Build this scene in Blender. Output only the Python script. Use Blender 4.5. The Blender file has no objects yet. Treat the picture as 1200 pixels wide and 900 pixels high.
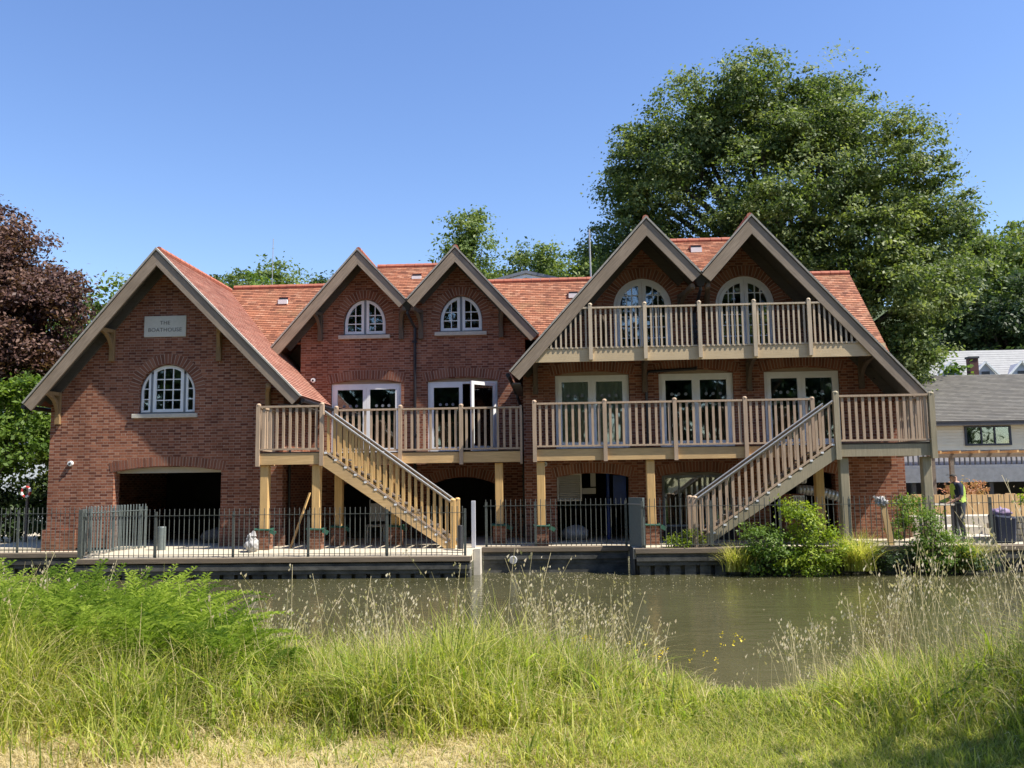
import bpy, math, random
import numpy as np
from mathutils import Vector, Matrix
from mathutils.geometry import tessellate_polygon
random.seed(7); rng = np.random.default_rng(11)
R = math.radians
scn = bpy.context.scene
COL = scn.collection
W = {}                                     # world location of every object made here

# ------------------------------------------------------------------ materials
def newmat(name):
    m = bpy.data.materials.new(name); m.use_nodes = True
    nt = m.node_tree; b = nt.nodes['Principled BSDF']
    return m, nt, b
def nd(nt, typ, **kw):
    n = nt.nodes.new(typ)
    for k, v in kw.items():
        if k.startswith('i_'):
            key = k[2:]; key = int(key) if key.isdigit() else key.replace('_', ' ')
            s = n.inputs[key]
            if hasattr(v, 'is_output'): nt.links.new(v, s)
            else: s.default_value = v
        else: setattr(n, k, v)
    return n
def mth(nt, op, a, b=0.0, c=None):
    n = nt.nodes.new('ShaderNodeMath'); n.operation = op
    for i, v in enumerate((a, b) if c is None else (a, b, c)):
        if hasattr(v, 'is_output'): nt.links.new(v, n.inputs[i])
        else: n.inputs[i].default_value = v
    return n.outputs[0]
def mixc(nt, f, a, b, typ='MIX'):
    n = nt.nodes.new('ShaderNodeMix'); n.data_type = 'RGBA'; n.blend_type = typ
    for s, v in ((n.inputs[0], f), (n.inputs[6], a), (n.inputs[7], b)):
        if hasattr(v, 'is_output'): nt.links.new(v, s)
        else: s.default_value = (*v, 1) if isinstance(v, tuple) and len(v) == 3 else v
    return n.outputs[2]
def noise(nt, scale, vec=None, detail=4, rough=.55):
    n = nd(nt, 'ShaderNodeTexNoise'); n.inputs['Scale'].default_value = scale
    n.inputs['Detail'].default_value = detail; n.inputs['Roughness'].default_value = rough
    if vec is not None: nt.links.new(vec, n.inputs['Vector'])
    return n.outputs['Fac']
def ramp(nt, f, stops):
    n = nt.nodes.new('ShaderNodeValToRGB'); nt.links.new(f, n.inputs[0])
    el = n.color_ramp.elements
    while len(el) < len(stops): el.new(.5)
    for e, (p, c) in zip(el, stops): e.position = p; e.color = (*c, 1) if len(c) == 3 else c
    return n.outputs[0]
def bump(nt, b, h, strength=.3, dist=.01):
    n = nd(nt, 'ShaderNodeBump', i_Strength=strength, i_Distance=dist, i_Height=h)
    nt.links.new(n.outputs[0], b.inputs['Normal'])
def objco(nt, sc=(1, 1, 1)):
    t = nd(nt, 'ShaderNodeTexCoord'); m = nd(nt, 'ShaderNodeMapping', i_Vector=t.outputs['Object'])
    m.inputs['Scale'].default_value = sc
    return m.outputs[0]

def mat_plain(name, c1, c2=None, scale=6, rough=.7, sc=(1, 1, 1), bmp=0, metal=0, spec=.5):
    m, nt, b = newmat(name)
    b.inputs['Roughness'].default_value = rough; b.inputs['Metallic'].default_value = metal
    b.inputs['Specular IOR Level'].default_value = spec
    c2 = c2 or tuple(x * .75 for x in c1)
    v = objco(nt, sc); f = noise(nt, scale, v, 6, .65)
    col = ramp(nt, f, [(.3, c2), (.7, c1)])
    nt.links.new(col, b.inputs['Base Color'])
    if bmp: bump(nt, b, f, bmp, .01)
    return m
def mat_wood(name, c1, c2, axis='x', rough=.75, stain=None, tilt=0):
    m, nt, b = newmat(name); b.inputs['Roughness'].default_value = rough
    sc = {'x': (.8, 14, 14), 'z': (14, 14, .8)}[axis]
    ov = objco(nt) if not tilt else nd(nt, 'ShaderNodeVectorRotate', i_Vector=objco(nt), i_Angle=R(tilt), rotation_type='Y_AXIS').outputs[0]
    g = noise(nt, 3.2, nd(nt, 'ShaderNodeMapping', i_Vector=ov, i_Scale=sc).outputs[0], 6, .6)
    col = ramp(nt, g, [(.28, c2), (.5, tuple((a + d) / 2 for a, d in zip(c1, c2))), (.72, c1)])
    big = noise(nt, 1.1, objco(nt), 3)
    col = mixc(nt, ramp(nt, big, [(.4, (0, 0, 0)), (.7, (.45, .45, .45))]), col, stain or c2)
    nt.links.new(col, b.inputs['Base Color'])
    bump(nt, b, g, .25, .004)
    return m

def mat_brick(name):
    m, nt, b = newmat(name); b.inputs['Roughness'].default_value = .88
    b.inputs['Specular IOR Level'].default_value = .25
    tc = nd(nt, 'ShaderNodeTexCoord'); s = nd(nt, 'ShaderNodeSeparateXYZ', i_0=tc.outputs['Object'])
    ge = nd(nt, 'ShaderNodeNewGeometry'); sn = nd(nt, 'ShaderNodeSeparateXYZ', i_0=ge.outputs['Normal'])
    side = mth(nt, 'GREATER_THAN', mth(nt, 'ABSOLUTE', sn.outputs[0]), .6)
    u = mth(nt, 'ADD', mth(nt, 'MULTIPLY', side, s.outputs[1]), mth(nt, 'MULTIPLY', mth(nt, 'SUBTRACT', 1, side), s.outputs[0]))
    v = mth(nt, 'ADD', s.outputs[2], 20.0)
    row = mth(nt, 'FLOOR', mth(nt, 'DIVIDE', v, .075))
    fv = mth(nt, 'FRACT', mth(nt, 'DIVIDE', v, .075))
    u2 = mth(nt, 'DIVIDE', mth(nt, 'ADD', mth(nt, 'ADD', u, 100.0), mth(nt, 'MULTIPLY', mth(nt, 'MODULO', row, 2.0), .16875)), .3375)
    fu = mth(nt, 'FRACT', u2); cell = mth(nt, 'FLOOR', u2)
    header = mth(nt, 'GREATER_THAN', fu, .6667)
    # mortar joints
    e1 = mth(nt, 'LESS_THAN', fu, .030); e2 = mth(nt, 'LESS_THAN', mth(nt, 'ABSOLUTE', mth(nt, 'SUBTRACT', fu, .6817)), .015)
    e3 = mth(nt, 'LESS_THAN', fv, .19)
    mort = mth(nt, 'MAXIMUM', mth(nt, 'MAXIMUM', e1, e2), e3)
    idv = nd(nt, 'ShaderNodeCombineXYZ', i_0=mth(nt, 'ADD', mth(nt, 'MULTIPLY', cell, 2.0), header), i_1=row)
    wn = nd(nt, 'ShaderNodeTexWhiteNoise', i_Vector=idv.outputs[0]); wn.noise_dimensions = '2D'
    r = wn.outputs['Value']
    st = ramp(nt, r, [(0, (.135, .046, .028)), (.35, (.20, .070, .040)), (.7, (.26, .096, .054)), (1, (.33, .132, .076))])
    he = ramp(nt, r, [(0, (.225, .09, .052)), (.5, (.30, .132, .078)), (1, (.38, .185, .115))])
    col = mixc(nt, header, st, he)
    big = noise(nt, .55, tc.outputs['Object'], 4)
    col = mixc(nt, 1.0, col, ramp(nt, big, [(.3, (.84, .82, .82)), (.7, (1.12, 1.08, 1.05))]), 'MULTIPLY')
    fine = noise(nt, 90, tc.outputs['Object'], 2)
    col = mixc(nt, .5, col, ramp(nt, fine, [(.3, (.7, .7, .7)), (.7, (1.25, 1.25, 1.25))]), 'MULTIPLY')
    mc = ramp(nt, noise(nt, 2.2, tc.outputs['Object'], 3), [(.3, (.29, .19, .145)), (.75, (.43, .31, .245))])
    col = mixc(nt, mort, col, mc)
    st_ = noise(nt, .9, objco(nt, (2.2, 2.2, .35)), 5, .65)
    col = mixc(nt, 1.0, col, ramp(nt, st_, [(.3, (.80, .78, .76)), (.62, (1.06, 1.05, 1.03))]), 'MULTIPLY')
    damp = mth(nt, 'SUBTRACT', mth(nt, 'MULTIPLY', noise(nt, 1.3, tc.outputs['Object'], 4), 1.3), mth(nt, 'MULTIPLY', s.outputs[2], .8))
    col = mixc(nt, ramp(nt, damp, [(.25, (0, 0, 0)), (.7, (.45, .45, .45))]), col, (.10, .07, .045))
    # pale salts in a few courses
    salt = mth(nt, 'MULTIPLY', mth(nt, 'GREATER_THAN', noise(nt, 1.6, objco(nt, (1, 1, 7)), 2), .70), .55)
    col = mixc(nt, mth(nt, 'MULTIPLY', salt, mort), col, (.62, .52, .46))
    nt.links.new(col, b.inputs['Base Color'])
    h = mth(nt, 'ADD', mth(nt, 'SUBTRACT', 1, mort), mth(nt, 'MULTIPLY', r, .35))
    bump(nt, b, h, .7, .008)
    return m
def mat_island(name, cols, rough=.85):
    m, nt, b = newmat(name); b.inputs['Roughness'].default_value = rough
    b.inputs['Specular IOR Level'].default_value = .25
    ge = nd(nt, 'ShaderNodeNewGeometry')
    n = len(cols)
    col = ramp(nt, ge.outputs['Random Per Island'], [(i / (n - 1), c) for i, c in enumerate(cols)])
    f = noise(nt, 60, objco(nt), 2)
    col = mixc(nt, .5, col, ramp(nt, f, [(.3, (.75, .75, .75)), (.7, (1.2, 1.2, 1.2))]), 'MULTIPLY')
    nt.links.new(col, b.inputs['Base Color'])
    return m
def mat_tiles(name, cols, dark, tw=.165, th=.1, moss=None):
    m, nt, b = newmat(name); b.inputs['Roughness'].default_value = .8
    b.inputs['Specular IOR Level'].default_value = .3
    uv = nd(nt, 'ShaderNodeUVMap'); s = nd(nt, 'ShaderNodeSeparateXYZ', i_0=uv.outputs[0])
    v = mth(nt, 'DIVIDE', s.outputs[1], th); row = mth(nt, 'FLOOR', v); fv = mth(nt, 'FRACT', v)
    u = mth(nt, 'ADD', mth(nt, 'DIVIDE', s.outputs[0], tw), mth(nt, 'MULTIPLY', mth(nt, 'MODULO', row, 2.0), .5))
    fu = mth(nt, 'FRACT', u); cu = mth(nt, 'FLOOR', u)
    idv = nd(nt, 'ShaderNodeCombineXYZ', i_0=cu, i_1=row)
    wn = nd(nt, 'ShaderNodeTexWhiteNoise', i_Vector=idv.outputs[0]); wn.noise_dimensions = '2D'
    n = len(cols)
    col = ramp(nt, wn.outputs['Value'], [(i / (n - 1), c) for i, c in enumerate(cols)])
    band = noise(nt, 1.0, nd(nt, 'ShaderNodeMapping', i_Vector=uv.outputs[0], i_Scale=(.5, 9, 1)).outputs[0], 3)
    col = mixc(nt, 1.0, col, ramp(nt, band, [(.3, (.72, .68, .66)), (.7, (1.2, 1.18, 1.15))]), 'MULTIPLY')
    if moss:
        mo = noise(nt, .9, uv.outputs[0], 5, .7)
        col = mixc(nt, ramp(nt, mo, [(.52, (0, 0, 0)), (.75, (.6, .6, .6))]), col, moss)
    j = mth(nt, 'MAXIMUM', mth(nt, 'LESS_THAN', fu, .06), mth(nt, 'LESS_THAN', fv, .14))
    col = mixc(nt, mth(nt, 'MULTIPLY', j, .75), col, dark)
    nt.links.new(col, b.inputs['Base Color'])
    bump(nt, b, mth(nt, 'ADD', mth(nt, 'SUBTRACT', 1, j), mth(nt, 'MULTIPLY', wn.outputs['Value'], .5)), .6, .01)
    return m
def mat_leaf(name, cols, trans=.45, rough=.55):
    m, nt, b = newmat(name)
    a = nd(nt, 'ShaderNodeAttribute', attribute_name='rnd'); n = len(cols)
    col = ramp(nt, a.outputs['Fac'], [(i / (n - 1), c) for i, c in enumerate(cols)])
    nt.links.new(col, b.inputs['Base Color']); b.inputs['Roughness'].default_value = rough
    b.inputs['Specular IOR Level'].default_value = .35
    t = nd(nt, 'ShaderNodeBsdfTranslucent')
    tcol = mixc(nt, 1.0, col, (1.5, 1.55, .75), 'MULTIPLY'); nt.links.new(tcol, t.inputs[0])
    mx = nd(nt, 'ShaderNodeMixShader', i_Fac=trans, i_1=b.outputs[0], i_2=t.outputs[0])
    nt.links.new(mx.outputs[0], nt.nodes['Material Output'].inputs[0])
    return m
def mat_glass():
    m, nt, b = newmat('window_glass'); out = nt.nodes['Material Output']
    lw = nd(nt, 'ShaderNodeFresnel'); lw.inputs[0].default_value = 2.1
    n1 = noise(nt, .8, objco(nt), 2)
    bp = nd(nt, 'ShaderNodeBump', i_Strength=.25, i_Distance=.02, i_Height=n1)
    g = nd(nt, 'ShaderNodeBsdfGlossy', i_Roughness=.02); g.inputs[0].default_value = (.9, .95, 1, 1)
    nt.links.new(bp.outputs[0], g.inputs['Normal'])
    t = nd(nt, 'ShaderNodeBsdfTransparent'); t.inputs[0].default_value = (.93, .97, .95, 1)
    mx = nd(nt, 'ShaderNodeMixShader', i_Fac=lw.outputs[0], i_1=t.outputs[0], i_2=g.outputs[0])
    nt.links.new(mx.outputs[0], out.inputs[0]); nt.nodes.remove(b)
    return m
def mat_water():
    m, nt, b = newmat('canal_water')
    v = objco(nt, (.55, 1.5, 1)); n1 = noise(nt, 3.0, v, 4, .55); n2 = noise(nt, .5, objco(nt, (.6, 1, 1)), 3)
    col = ramp(nt, n2, [(.3, (.060, .058, .026)), (.7, (.085, .081, .038))])
    nt.links.new(col, b.inputs['Base Color'])
    b.inputs['Roughness'].default_value = .06; b.inputs['IOR'].default_value = 1.33
    n3 = noise(nt, 14, v, 2)
    bump(nt, b, mth(nt, 'ADD', n1, mth(nt, 'MULTIPLY', n3, .25)), .5, .03)
    return m

M = dict(
    brick=mat_brick('red_brick'),
    arch=mat_island('arch_brick', [(.16, .062, .038), (.21, .083, .05), (.26, .105, .063), (.23, .09, .055), (.31, .145, .09)]),
    mortar=mat_plain('mortar', (.42, .31, .24), rough=.95),
    tile=mat_tiles('clay_roof_tiles', [(.20, .085, .052), (.33, .140, .082), (.41, .175, .10), (.37, .165, .095), (.47, .25, .16)], (.13, .045, .03), moss=(.30, .20, .10)),
    tileR=mat_tiles('clay_roof_tiles_sunlit', [(.30, .135, .10), (.37, .18, .135), (.42, .21, .16), (.39, .195, .145), (.47, .27, .21)], (.2, .07, .05)),  # sunlight painted in: paler, pinker, moss-free tiles for the right-facing slopes
    ridge=mat_plain('clay_ridge', (.48, .17, .10), (.33, .11, .07), 8, .85, bmp=.2),
    slate=mat_tiles('grey_slates', [(.11, .107, .10), (.135, .13, .12), (.16, .155, .14), (.12, .115, .105)], (.10, .095, .085), .25, .16),
    verge=mat_plain('verge_mortar', (.42, .39, .34), (.25, .23, .2), 12, .9),
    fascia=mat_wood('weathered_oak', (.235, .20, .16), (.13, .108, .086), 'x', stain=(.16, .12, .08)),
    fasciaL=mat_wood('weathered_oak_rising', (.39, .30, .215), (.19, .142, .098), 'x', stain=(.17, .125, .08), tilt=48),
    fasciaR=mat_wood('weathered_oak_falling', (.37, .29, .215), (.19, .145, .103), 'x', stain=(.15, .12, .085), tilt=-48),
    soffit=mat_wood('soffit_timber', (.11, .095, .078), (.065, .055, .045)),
    oak=mat_wood('new_oak', (.76, .49, .20), (.54, .32, .11), 'z', stain=(.52, .34, .15)),
    oakx=mat_wood('new_oak_beam', (.76, .51, .24), (.54, .34, .14), 'x', stain=(.36, .24, .13)),
    palebeam=mat_wood('pale_oak_beam', (.68, .53, .33), (.54, .40, .225), 'x', stain=(.40, .30, .18)),
    greywood=mat_wood('grey_oak', (.56, .41, .285), (.37, .26, .17), 'z', stain=(.27, .21, .15)),
    greenwood=mat_wood('algae_grey_oak', (.42, .35, .235), (.27, .22, .14), 'z', stain=(.2, .2, .13)),
    darkwood=mat_wood('dark_deck_timber', (.15, .13, .11), (.08, .07, .06), 'x'),
    palewood=mat_wood('pale_balusters', (.70, .55, .385), (.38, .32, .23), 'z', stain=(.4, .33, .24)),
    bracket=mat_wood('bracket_oak', (.36, .23, .10), (.22, .13, .055), 'z', stain=(.2, .13, .07)),
    bracketd=mat_wood('bracket_dark_oak', (.15, .105, .07), (.09, .065, .045), 'z'),  # darker oak tone for the middle and right gable brackets
    white=mat_plain('white_paint', (.86, .86, .85), (.78, .78, .77), 5, .35),
    wgrey=mat_plain('grey_mullion', (.22, .24, .26), (.17, .19, .2), 5, .5),
    headpanel=mat_plain('head_panel_timber', (.36, .27, .18), (.28, .21, .14), 6, .8),
    stone=mat_plain('pale_stone', (.60, .55, .46), (.48, .43, .36), 10, .85, bmp=.15),
    plaque=mat_plain('plaque_stone', (.64, .61, .53), (.56, .54, .46), 14, .8, bmp=.1),
    letter=mat_plain('carved_letter', (.20, .19, .165), (.17, .16, .14), 10, .9),
    black=mat_plain('black_plastic', (.018, .018, .024), (.012, .012, .016), 5, .4),
    iron=mat_plain('painted_iron', (.11, .12, .11), (.06, .065, .06), 30, .38, spec=.6),
    irong=mat_plain('grey_iron', (.16, .19, .18), (.11, .13, .13), 20, .45),
    steel=mat_plain('galvanised_steel', (.50, .49, .46), (.40, .39, .37), 20, .35, metal=.45),
    glass=mat_glass(), water=mat_water(),
    paving=mat_plain('concrete_paving', (.56, .50, .38), (.44, .38, .29), 3.5, .9, bmp=.2),
    quay=mat_plain('stained_concrete', (.12, .115, .10), (.022, .023, .022), 2.6, .85, (1, 1, 1.6), .6),
    coping=mat_wood('coping_timber', (.24, .18, .12), (.12, .09, .065), 'x', stain=(.1, .09, .07)),
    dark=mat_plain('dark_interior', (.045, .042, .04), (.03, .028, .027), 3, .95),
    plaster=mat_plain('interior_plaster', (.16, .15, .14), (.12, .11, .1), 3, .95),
    curtain=mat_plain('curtain_cloth', (.86, .88, .84), (.76, .79, .75), 3, .9, (6, 6, .4)),
    louvre=mat_plain('louvre_grey', (.44, .40, .33), (.38, .34, .28), 5, .5),
    cream=mat_plain('cream_cladding', (.80, .70, .50), (.72, .62, .43), 3, .7, (1, 1, 6)),
    bluegrey=mat_plain('pale_boards', (.50, .50, .54), (.42, .42, .46), 3, .7),
    charcoal=mat_plain('charcoal_trim', (.055, .055, .06), (.035, .035, .04), 5, .6),
    leaded=mat_plain('lead_grey', (.22, .235, .26), (.15, .16, .18), 5, .5),
    whiteroof=mat_plain('pale_slate_roof', (.30, .30, .295), (.23, .23, .23), 2.2, .7),
    fencewood=mat_wood('yellow_fence', (.60, .43, .22), (.44, .29, .13), 'z', stain=(.5, .3, .15)),
    soil=mat_plain('bank_soil', (.10, .085, .045), (.05, .045, .022), 2.5, .95, bmp=.4),
    straw=mat_plain('dry_path', (.42, .34, .19), (.26, .23, .10), 5, .95, bmp=.4),
    field=mat_plain('meadow', (.06, .085, .025), (.035, .05, .015), .4, .95),
    bark=mat_plain('bark', (.10, .085, .065), (.05, .042, .033), 9, .9, (1, 1, .3), .5),
    blue=mat_plain('blue_paint', (.02, .06, .30), (.015, .04, .2), 4, .3),
    green=mat_plain('green_strap', (.02, .10, .06), (.012, .06, .04), 12, .7),
    bag=mat_plain('white_sack', (.44, .43, .42), (.32, .31, .31), 9, .7, bmp=.6),
    red=mat_plain('red_paint', (.5, .04, .03), (.4, .03, .02), 6, .5),
    skin=mat_plain('skin', (.50, .29, .21), (.44, .25, .18), 10, .55),
    navy=mat_plain('navy_cloth', (.022, .03, .06), (.015, .02, .04), 12, .9),
    denim=mat_plain('dark_trousers', (.05, .055, .07), (.03, .035, .045), 12, .9),
    hivis=mat_plain('hivis_cloth', (.42, .55, .10), (.32, .45, .06), 12, .8),
    cap=mat_plain('cap_cloth', (.07, .065, .06), (.05, .045, .04), 12, .9),
    rock=mat_plain('garden_stone', (.42, .38, .31), (.26, .235, .19), 6, .9, bmp=.4),
    terracotta=mat_plain('pot_clay', (.30, .12, .07), (.2, .08, .05), 8, .85),
)
M['leafA'] = mat_leaf('lime_leaves', [(.040, .068, .020), (.075, .115, .030), (.155, .200, .060), (.25, .29, .12)], .38)
M['leafB'] = mat_leaf('hill_leaves', [(.07, .11, .026), (.13, .18, .042), (.21, .26, .075)], .35)
M['leafD'] = mat_leaf('dark_leaves', [(.028, .052, .02), (.045, .078, .026), (.08, .115, .045)], .3)
M['copper'] = mat_leaf('copper_leaves', [(.035, .016, .018), (.07, .035, .030), (.13, .068, .050), (.21, .125, .09)], .25)
M['leafY'] = mat_leaf('yellow_green_leaves', [(.13, .20, .02), (.23, .31, .035), (.36, .42, .06)], .4)
M['leafG'] = mat_leaf('fresh_leaves', [(.06, .115, .018), (.115, .19, .03), (.20, .28, .055)], .4)
M['grass'] = mat_leaf('grass_blades', [(.09, .14, .02), (.24, .30, .042), (.42, .44, .09), (.56, .52, .20), (.66, .57, .34)], .5, .6)
M['fern'] = mat_leaf('feathery_fronds', [(.09, .155, .018), (.22, .31, .035), (.42, .50, .09)], .5, .6)
M['hay'] = mat_leaf('straw_blades', [(.24, .26, .07), (.38, .33, .14), (.52, .42, .22), (.60, .50, .31)], .3, .7)
M['seed'] = mat_leaf('seed_heads', [(.46, .42, .18), (.66, .54, .42), (.82, .74, .62)], .2, .8)
M['pink'] = mat_leaf('rusty_flowers', [(.40, .18, .12), (.5, .28, .2), (.3, .25, .1)], .3, .8)

# ------------------------------------------------------------------ object helpers
def mesh_from(name, V, Fc, mat, smooth=False):
    me = bpy.data.meshes.new(name); me.from_pydata(V, [], Fc); me.update()
    for m in (mat if isinstance(mat, (list, tuple)) else [mat]): me.materials.append(m)
    if smooth: me.polygons.foreach_set('use_smooth', [True] * len(me.polygons))
    return me
def link(name, data, parent=None, loc=(0, 0, 0)):
    """loc is where the object's own origin lies in the world"""
    o = bpy.data.objects.new(name, data); COL.objects.link(o)
    loc = Vector(loc); W[o.name] = loc
    if parent is not None: o.parent = parent; o.location = loc - W[parent.name]
    else: o.location = loc
    return o
def tag(o, label=None, cat=None, group=None, kind=None):
    if label: o['label'] = label
    if cat: o['category'] = cat
    if group: o['group'] = group
    if kind: o['kind'] = kind
    return o
def thing(name, loc, label, cat, group=None):
    return tag(link(name, None, None, loc), label, cat, group)

class MB:
    def __init__(s): s.v = []; s.f = []; s.mi = []; s.uv = None
    def add(s, V, Fc):
        n = len(s.v); s.v += [tuple(p) for p in V]; s.f += [tuple(i + n for i in q) for q in Fc]; return s
    def box(s, x0, x1, y0, y1, z0, z1):
        if x0 > x1: x0, x1 = x1, x0
        if y0 > y1: y0, y1 = y1, y0
        if z0 > z1: z0, z1 = z1, z0
        return s.add([(x, y, z) for z in (z0, z1) for (x, y) in ((x0, y0), (x1, y0), (x1, y1), (x0, y1))],
              [(3, 2, 1, 0), (4, 5, 6, 7), (0, 1, 5, 4), (1, 2, 6, 5), (2, 3, 7, 6), (3, 0, 4, 7)])
    def bar(s, a, b, w, h, up=(0, 0, 1)):
        """bar from a to b, w wide across, h deep along 'up'"""
        a = Vector(a); b = Vector(b); d = (b - a).normalized(); up = Vector(up)
        sd = d.cross(up)
        if sd.length < 1e-4: sd = d.cross(Vector((0, 1, 0)))
        sd.normalize(); u = sd.cross(d).normalized()
        P = [a + sd * (i * w / 2) + u * (j * h / 2) for i, j in ((-1, -1), (1, -1), (1, 1), (-1, 1))]
        Q = [p + (b - a) for p in P]
        return s.add(P + Q, [(3, 2, 1, 0), (4, 5, 6, 7), (0, 1, 5, 4), (1, 2, 6, 5), (2, 3, 7, 6), (3, 0, 4, 7)])
    def tube(s, pts, r, n=8, cap=True):
        pts = [Vector(p) for p in pts]; rr = r if isinstance(r, (list, tuple)) else [r] * len(pts)
        base = len(s.v); V = []
        for i, p in enumerate(pts):
            d = (pts[min(i + 1, len(pts) - 1)] - pts[max(i - 1, 0)]).normalized()
            a = d.cross(Vector((0, 0, 1)))
            if a.length < 1e-3: a = Vector((1, 0, 0))
            a.normalize(); bb = d.cross(a)
            V += [p + (a * math.cos(2 * math.pi * k / n) + bb * math.sin(2 * math.pi * k / n)) * rr[i] for k in range(n)]
        Fc = [(i * n + k, i * n + (k + 1) % n, (i + 1) * n + (k + 1) % n, (i + 1) * n + k) for i in range(len(pts) - 1) for k in range(n)]
        if cap: Fc += [tuple(range(n - 1, -1, -1)), tuple((len(pts) - 1) * n + k for k in range(n))]
        return s.add(V, Fc)
    def ring(s, outer, inner, y0, y1):
        """frame between two XZ outlines of equal count, extruded y0..y1"""
        n = len(outer)
        V = [(x, y0, z) for x, z in outer] + [(x, y0, z) for x, z in inner] + [(x, y1, z) for x, z in outer] + [(x, y1, z) for x, z in inner]
        Fc = []
        for i in range(n):
            j = (i + 1) % n
            Fc += [(i, j, n + j, n + i), (2 * n + j, 2 * n + i, 3 * n + i, 3 * n + j), (j, i, 2 * n + i, 2 * n + j), (n + i, n + j, 3 * n + j, 3 * n + i)]
        return s.add(V, Fc)
    def prism(s, loops, d0, d1, plane='xz'):
        """polygon loops[0] with holes loops[1:], extruded d0..d1 across the plane"""
        P = (lambda a, b, d: (a, d, b)) if plane == 'xz' else ((lambda a, b, d: (d, a, b)) if plane == 'yz' else (lambda a, b, d: (a, b, d)))
        tri = tessellate_polygon([[Vector((a, b, 0)) for a, b in L] for L in loops])
        flat = [p for L in loops for p in L]; n = len(flat)
        V = [P(a, b, d0) for a, b in flat] + [P(a, b, d1) for a, b in flat]
        Fc = [t for t in tri] + [tuple(n + i for i in t[::-1]) for t in tri]
        k = 0
        for L in loops:
            for i in range(len(L)):
                a, b = k + i, k + (i + 1) % len(L); Fc.append((a, b, n + b, n + a))
            k += len(L)
        return s.add(V, Fc)
    def build(s, name, mat, parent=None, loc=(0, 0, 0), smooth=False, fix=True):
        me = mesh_from(name, s.v, s.f, mat, smooth)
        if fix:
            import bmesh
            bm = bmesh.new(); bm.from_mesh(me); bmesh.ops.recalc_face_normals(bm, faces=bm.faces); bm.to_mesh(me); bm.free()
        return link(name, me, parent, loc)
def bevel(o, w=.006):
    m = o.modifiers.new('bevel', 'BEVEL'); m.width = w; m.segments = 1; m.limit_method = 'ANGLE'
    return o
def B(*a): return MB().box(*a)

def arch_clip(xa, xb, z0, xc, zs, a, b, n=20):
    pts = [(xa, z0), (xb, z0)]
    for k in range(n + 1):
        x = xb + (xa - xb) * (.5 - .5 * math.cos(math.pi * k / n))
        t = max(0., 1 - ((x - xc) / a) ** 2)
        pts.append((x, zs + b * math.sqrt(t)))
    return pts
def seg_arch(x0, x1, z0, zs, rise, n=12):
    """rectangular opening with a shallow segmental head"""
    pts = [(x0, z0), (x1, z0)]
    for k in range(n + 1):
        t = k / n; pts.append((x1 + (x0 - x1) * t, zs + rise * (1 - (2 * t - 1) ** 2)))
    return pts

# ------------------------------------------------------------------ camera
cam = bpy.data.cameras.new('camera'); co = bpy.data.objects.new('camera', cam); COL.objects.link(co)
yw, pt, rl = R(3.0), R(6.26), R(.75)
f0 = Vector((-math.sin(yw) * math.cos(pt), math.cos(yw) * math.cos(pt), math.sin(pt)))
r0 = Vector((math.cos(yw), math.sin(yw), 0)); u0 = r0.cross(f0)
rr = r0 * math.cos(rl) - u0 * math.sin(rl); uu = u0 * math.cos(rl) + r0 * math.sin(rl)
mt = Matrix((rr, uu, -f0)).transposed().to_4x4(); mt.translation = (0, 0, 1.6)
co.matrix_world = mt
cam.sensor_width = 36; cam.lens = 36 * 1030 / 1200; cam.clip_end = 3000; cam.clip_start = .05
scn.camera = co

# ------------------------------------------------------------------ light
SUN = Vector((.54, -.17, .82)).normalized()
sl = bpy.data.lights.new('sun', 'SUN'); sl.energy = 4.1; sl.angle = R(.53); sl.color = (1, .94, .83)
so = bpy.data.objects.new('sun', sl); COL.objects.link(so)
so.rotation_euler = SUN.to_track_quat('Z', 'Y').to_euler(); so.location = (0, 0, 60)
w = bpy.data.worlds.new('World'); scn.world = w; w.use_nodes = True
nt = w.node_tree; bg = nt.nodes['Background']
sky = nt.nodes.new('ShaderNodeTexSky'); sky.sky_type = 'NISHITA'; sky.sun_disc = False
sky.sun_elevation = math.asin(SUN.z); sky.sun_rotation = math.atan2(SUN.x, SUN.y)
sky.air_density = 1.15; sky.dust_density = .35; sky.ozone_density = 2.2; sky.altitude = 50
hs = nt.nodes.new('ShaderNodeHueSaturation'); hs.inputs['Saturation'].default_value = 1.16; hs.inputs['Hue'].default_value = .512
nt.links.new(sky.outputs[0], hs.inputs['Color']); nt.links.new(hs.outputs[0], bg.inputs[0]); bg.inputs[1].default_value = .100
scn.view_settings.view_transform = 'Standard'; scn.view_settings.look = 'None'
scn.view_settings.exposure = 1.12; scn.view_settings.gamma = 1
scn.render.engine = 'CYCLES'
scn.cycles.max_bounces = 6; scn.cycles.transparent_max_bounces = 12; scn.cycles.diffuse_bounces = 3

# ================================================================== THE SETTING
GZ = -.07                                     # terrace level
WZ = -.70                                     # water level
tag(MB().add([(-300, 4, WZ), (300, 4, WZ), (300, 60, WZ), (-300, 60, WZ)], [(0, 1, 2, 3)]).build('water', M['water'], fix=False), kind='structure')
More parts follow.
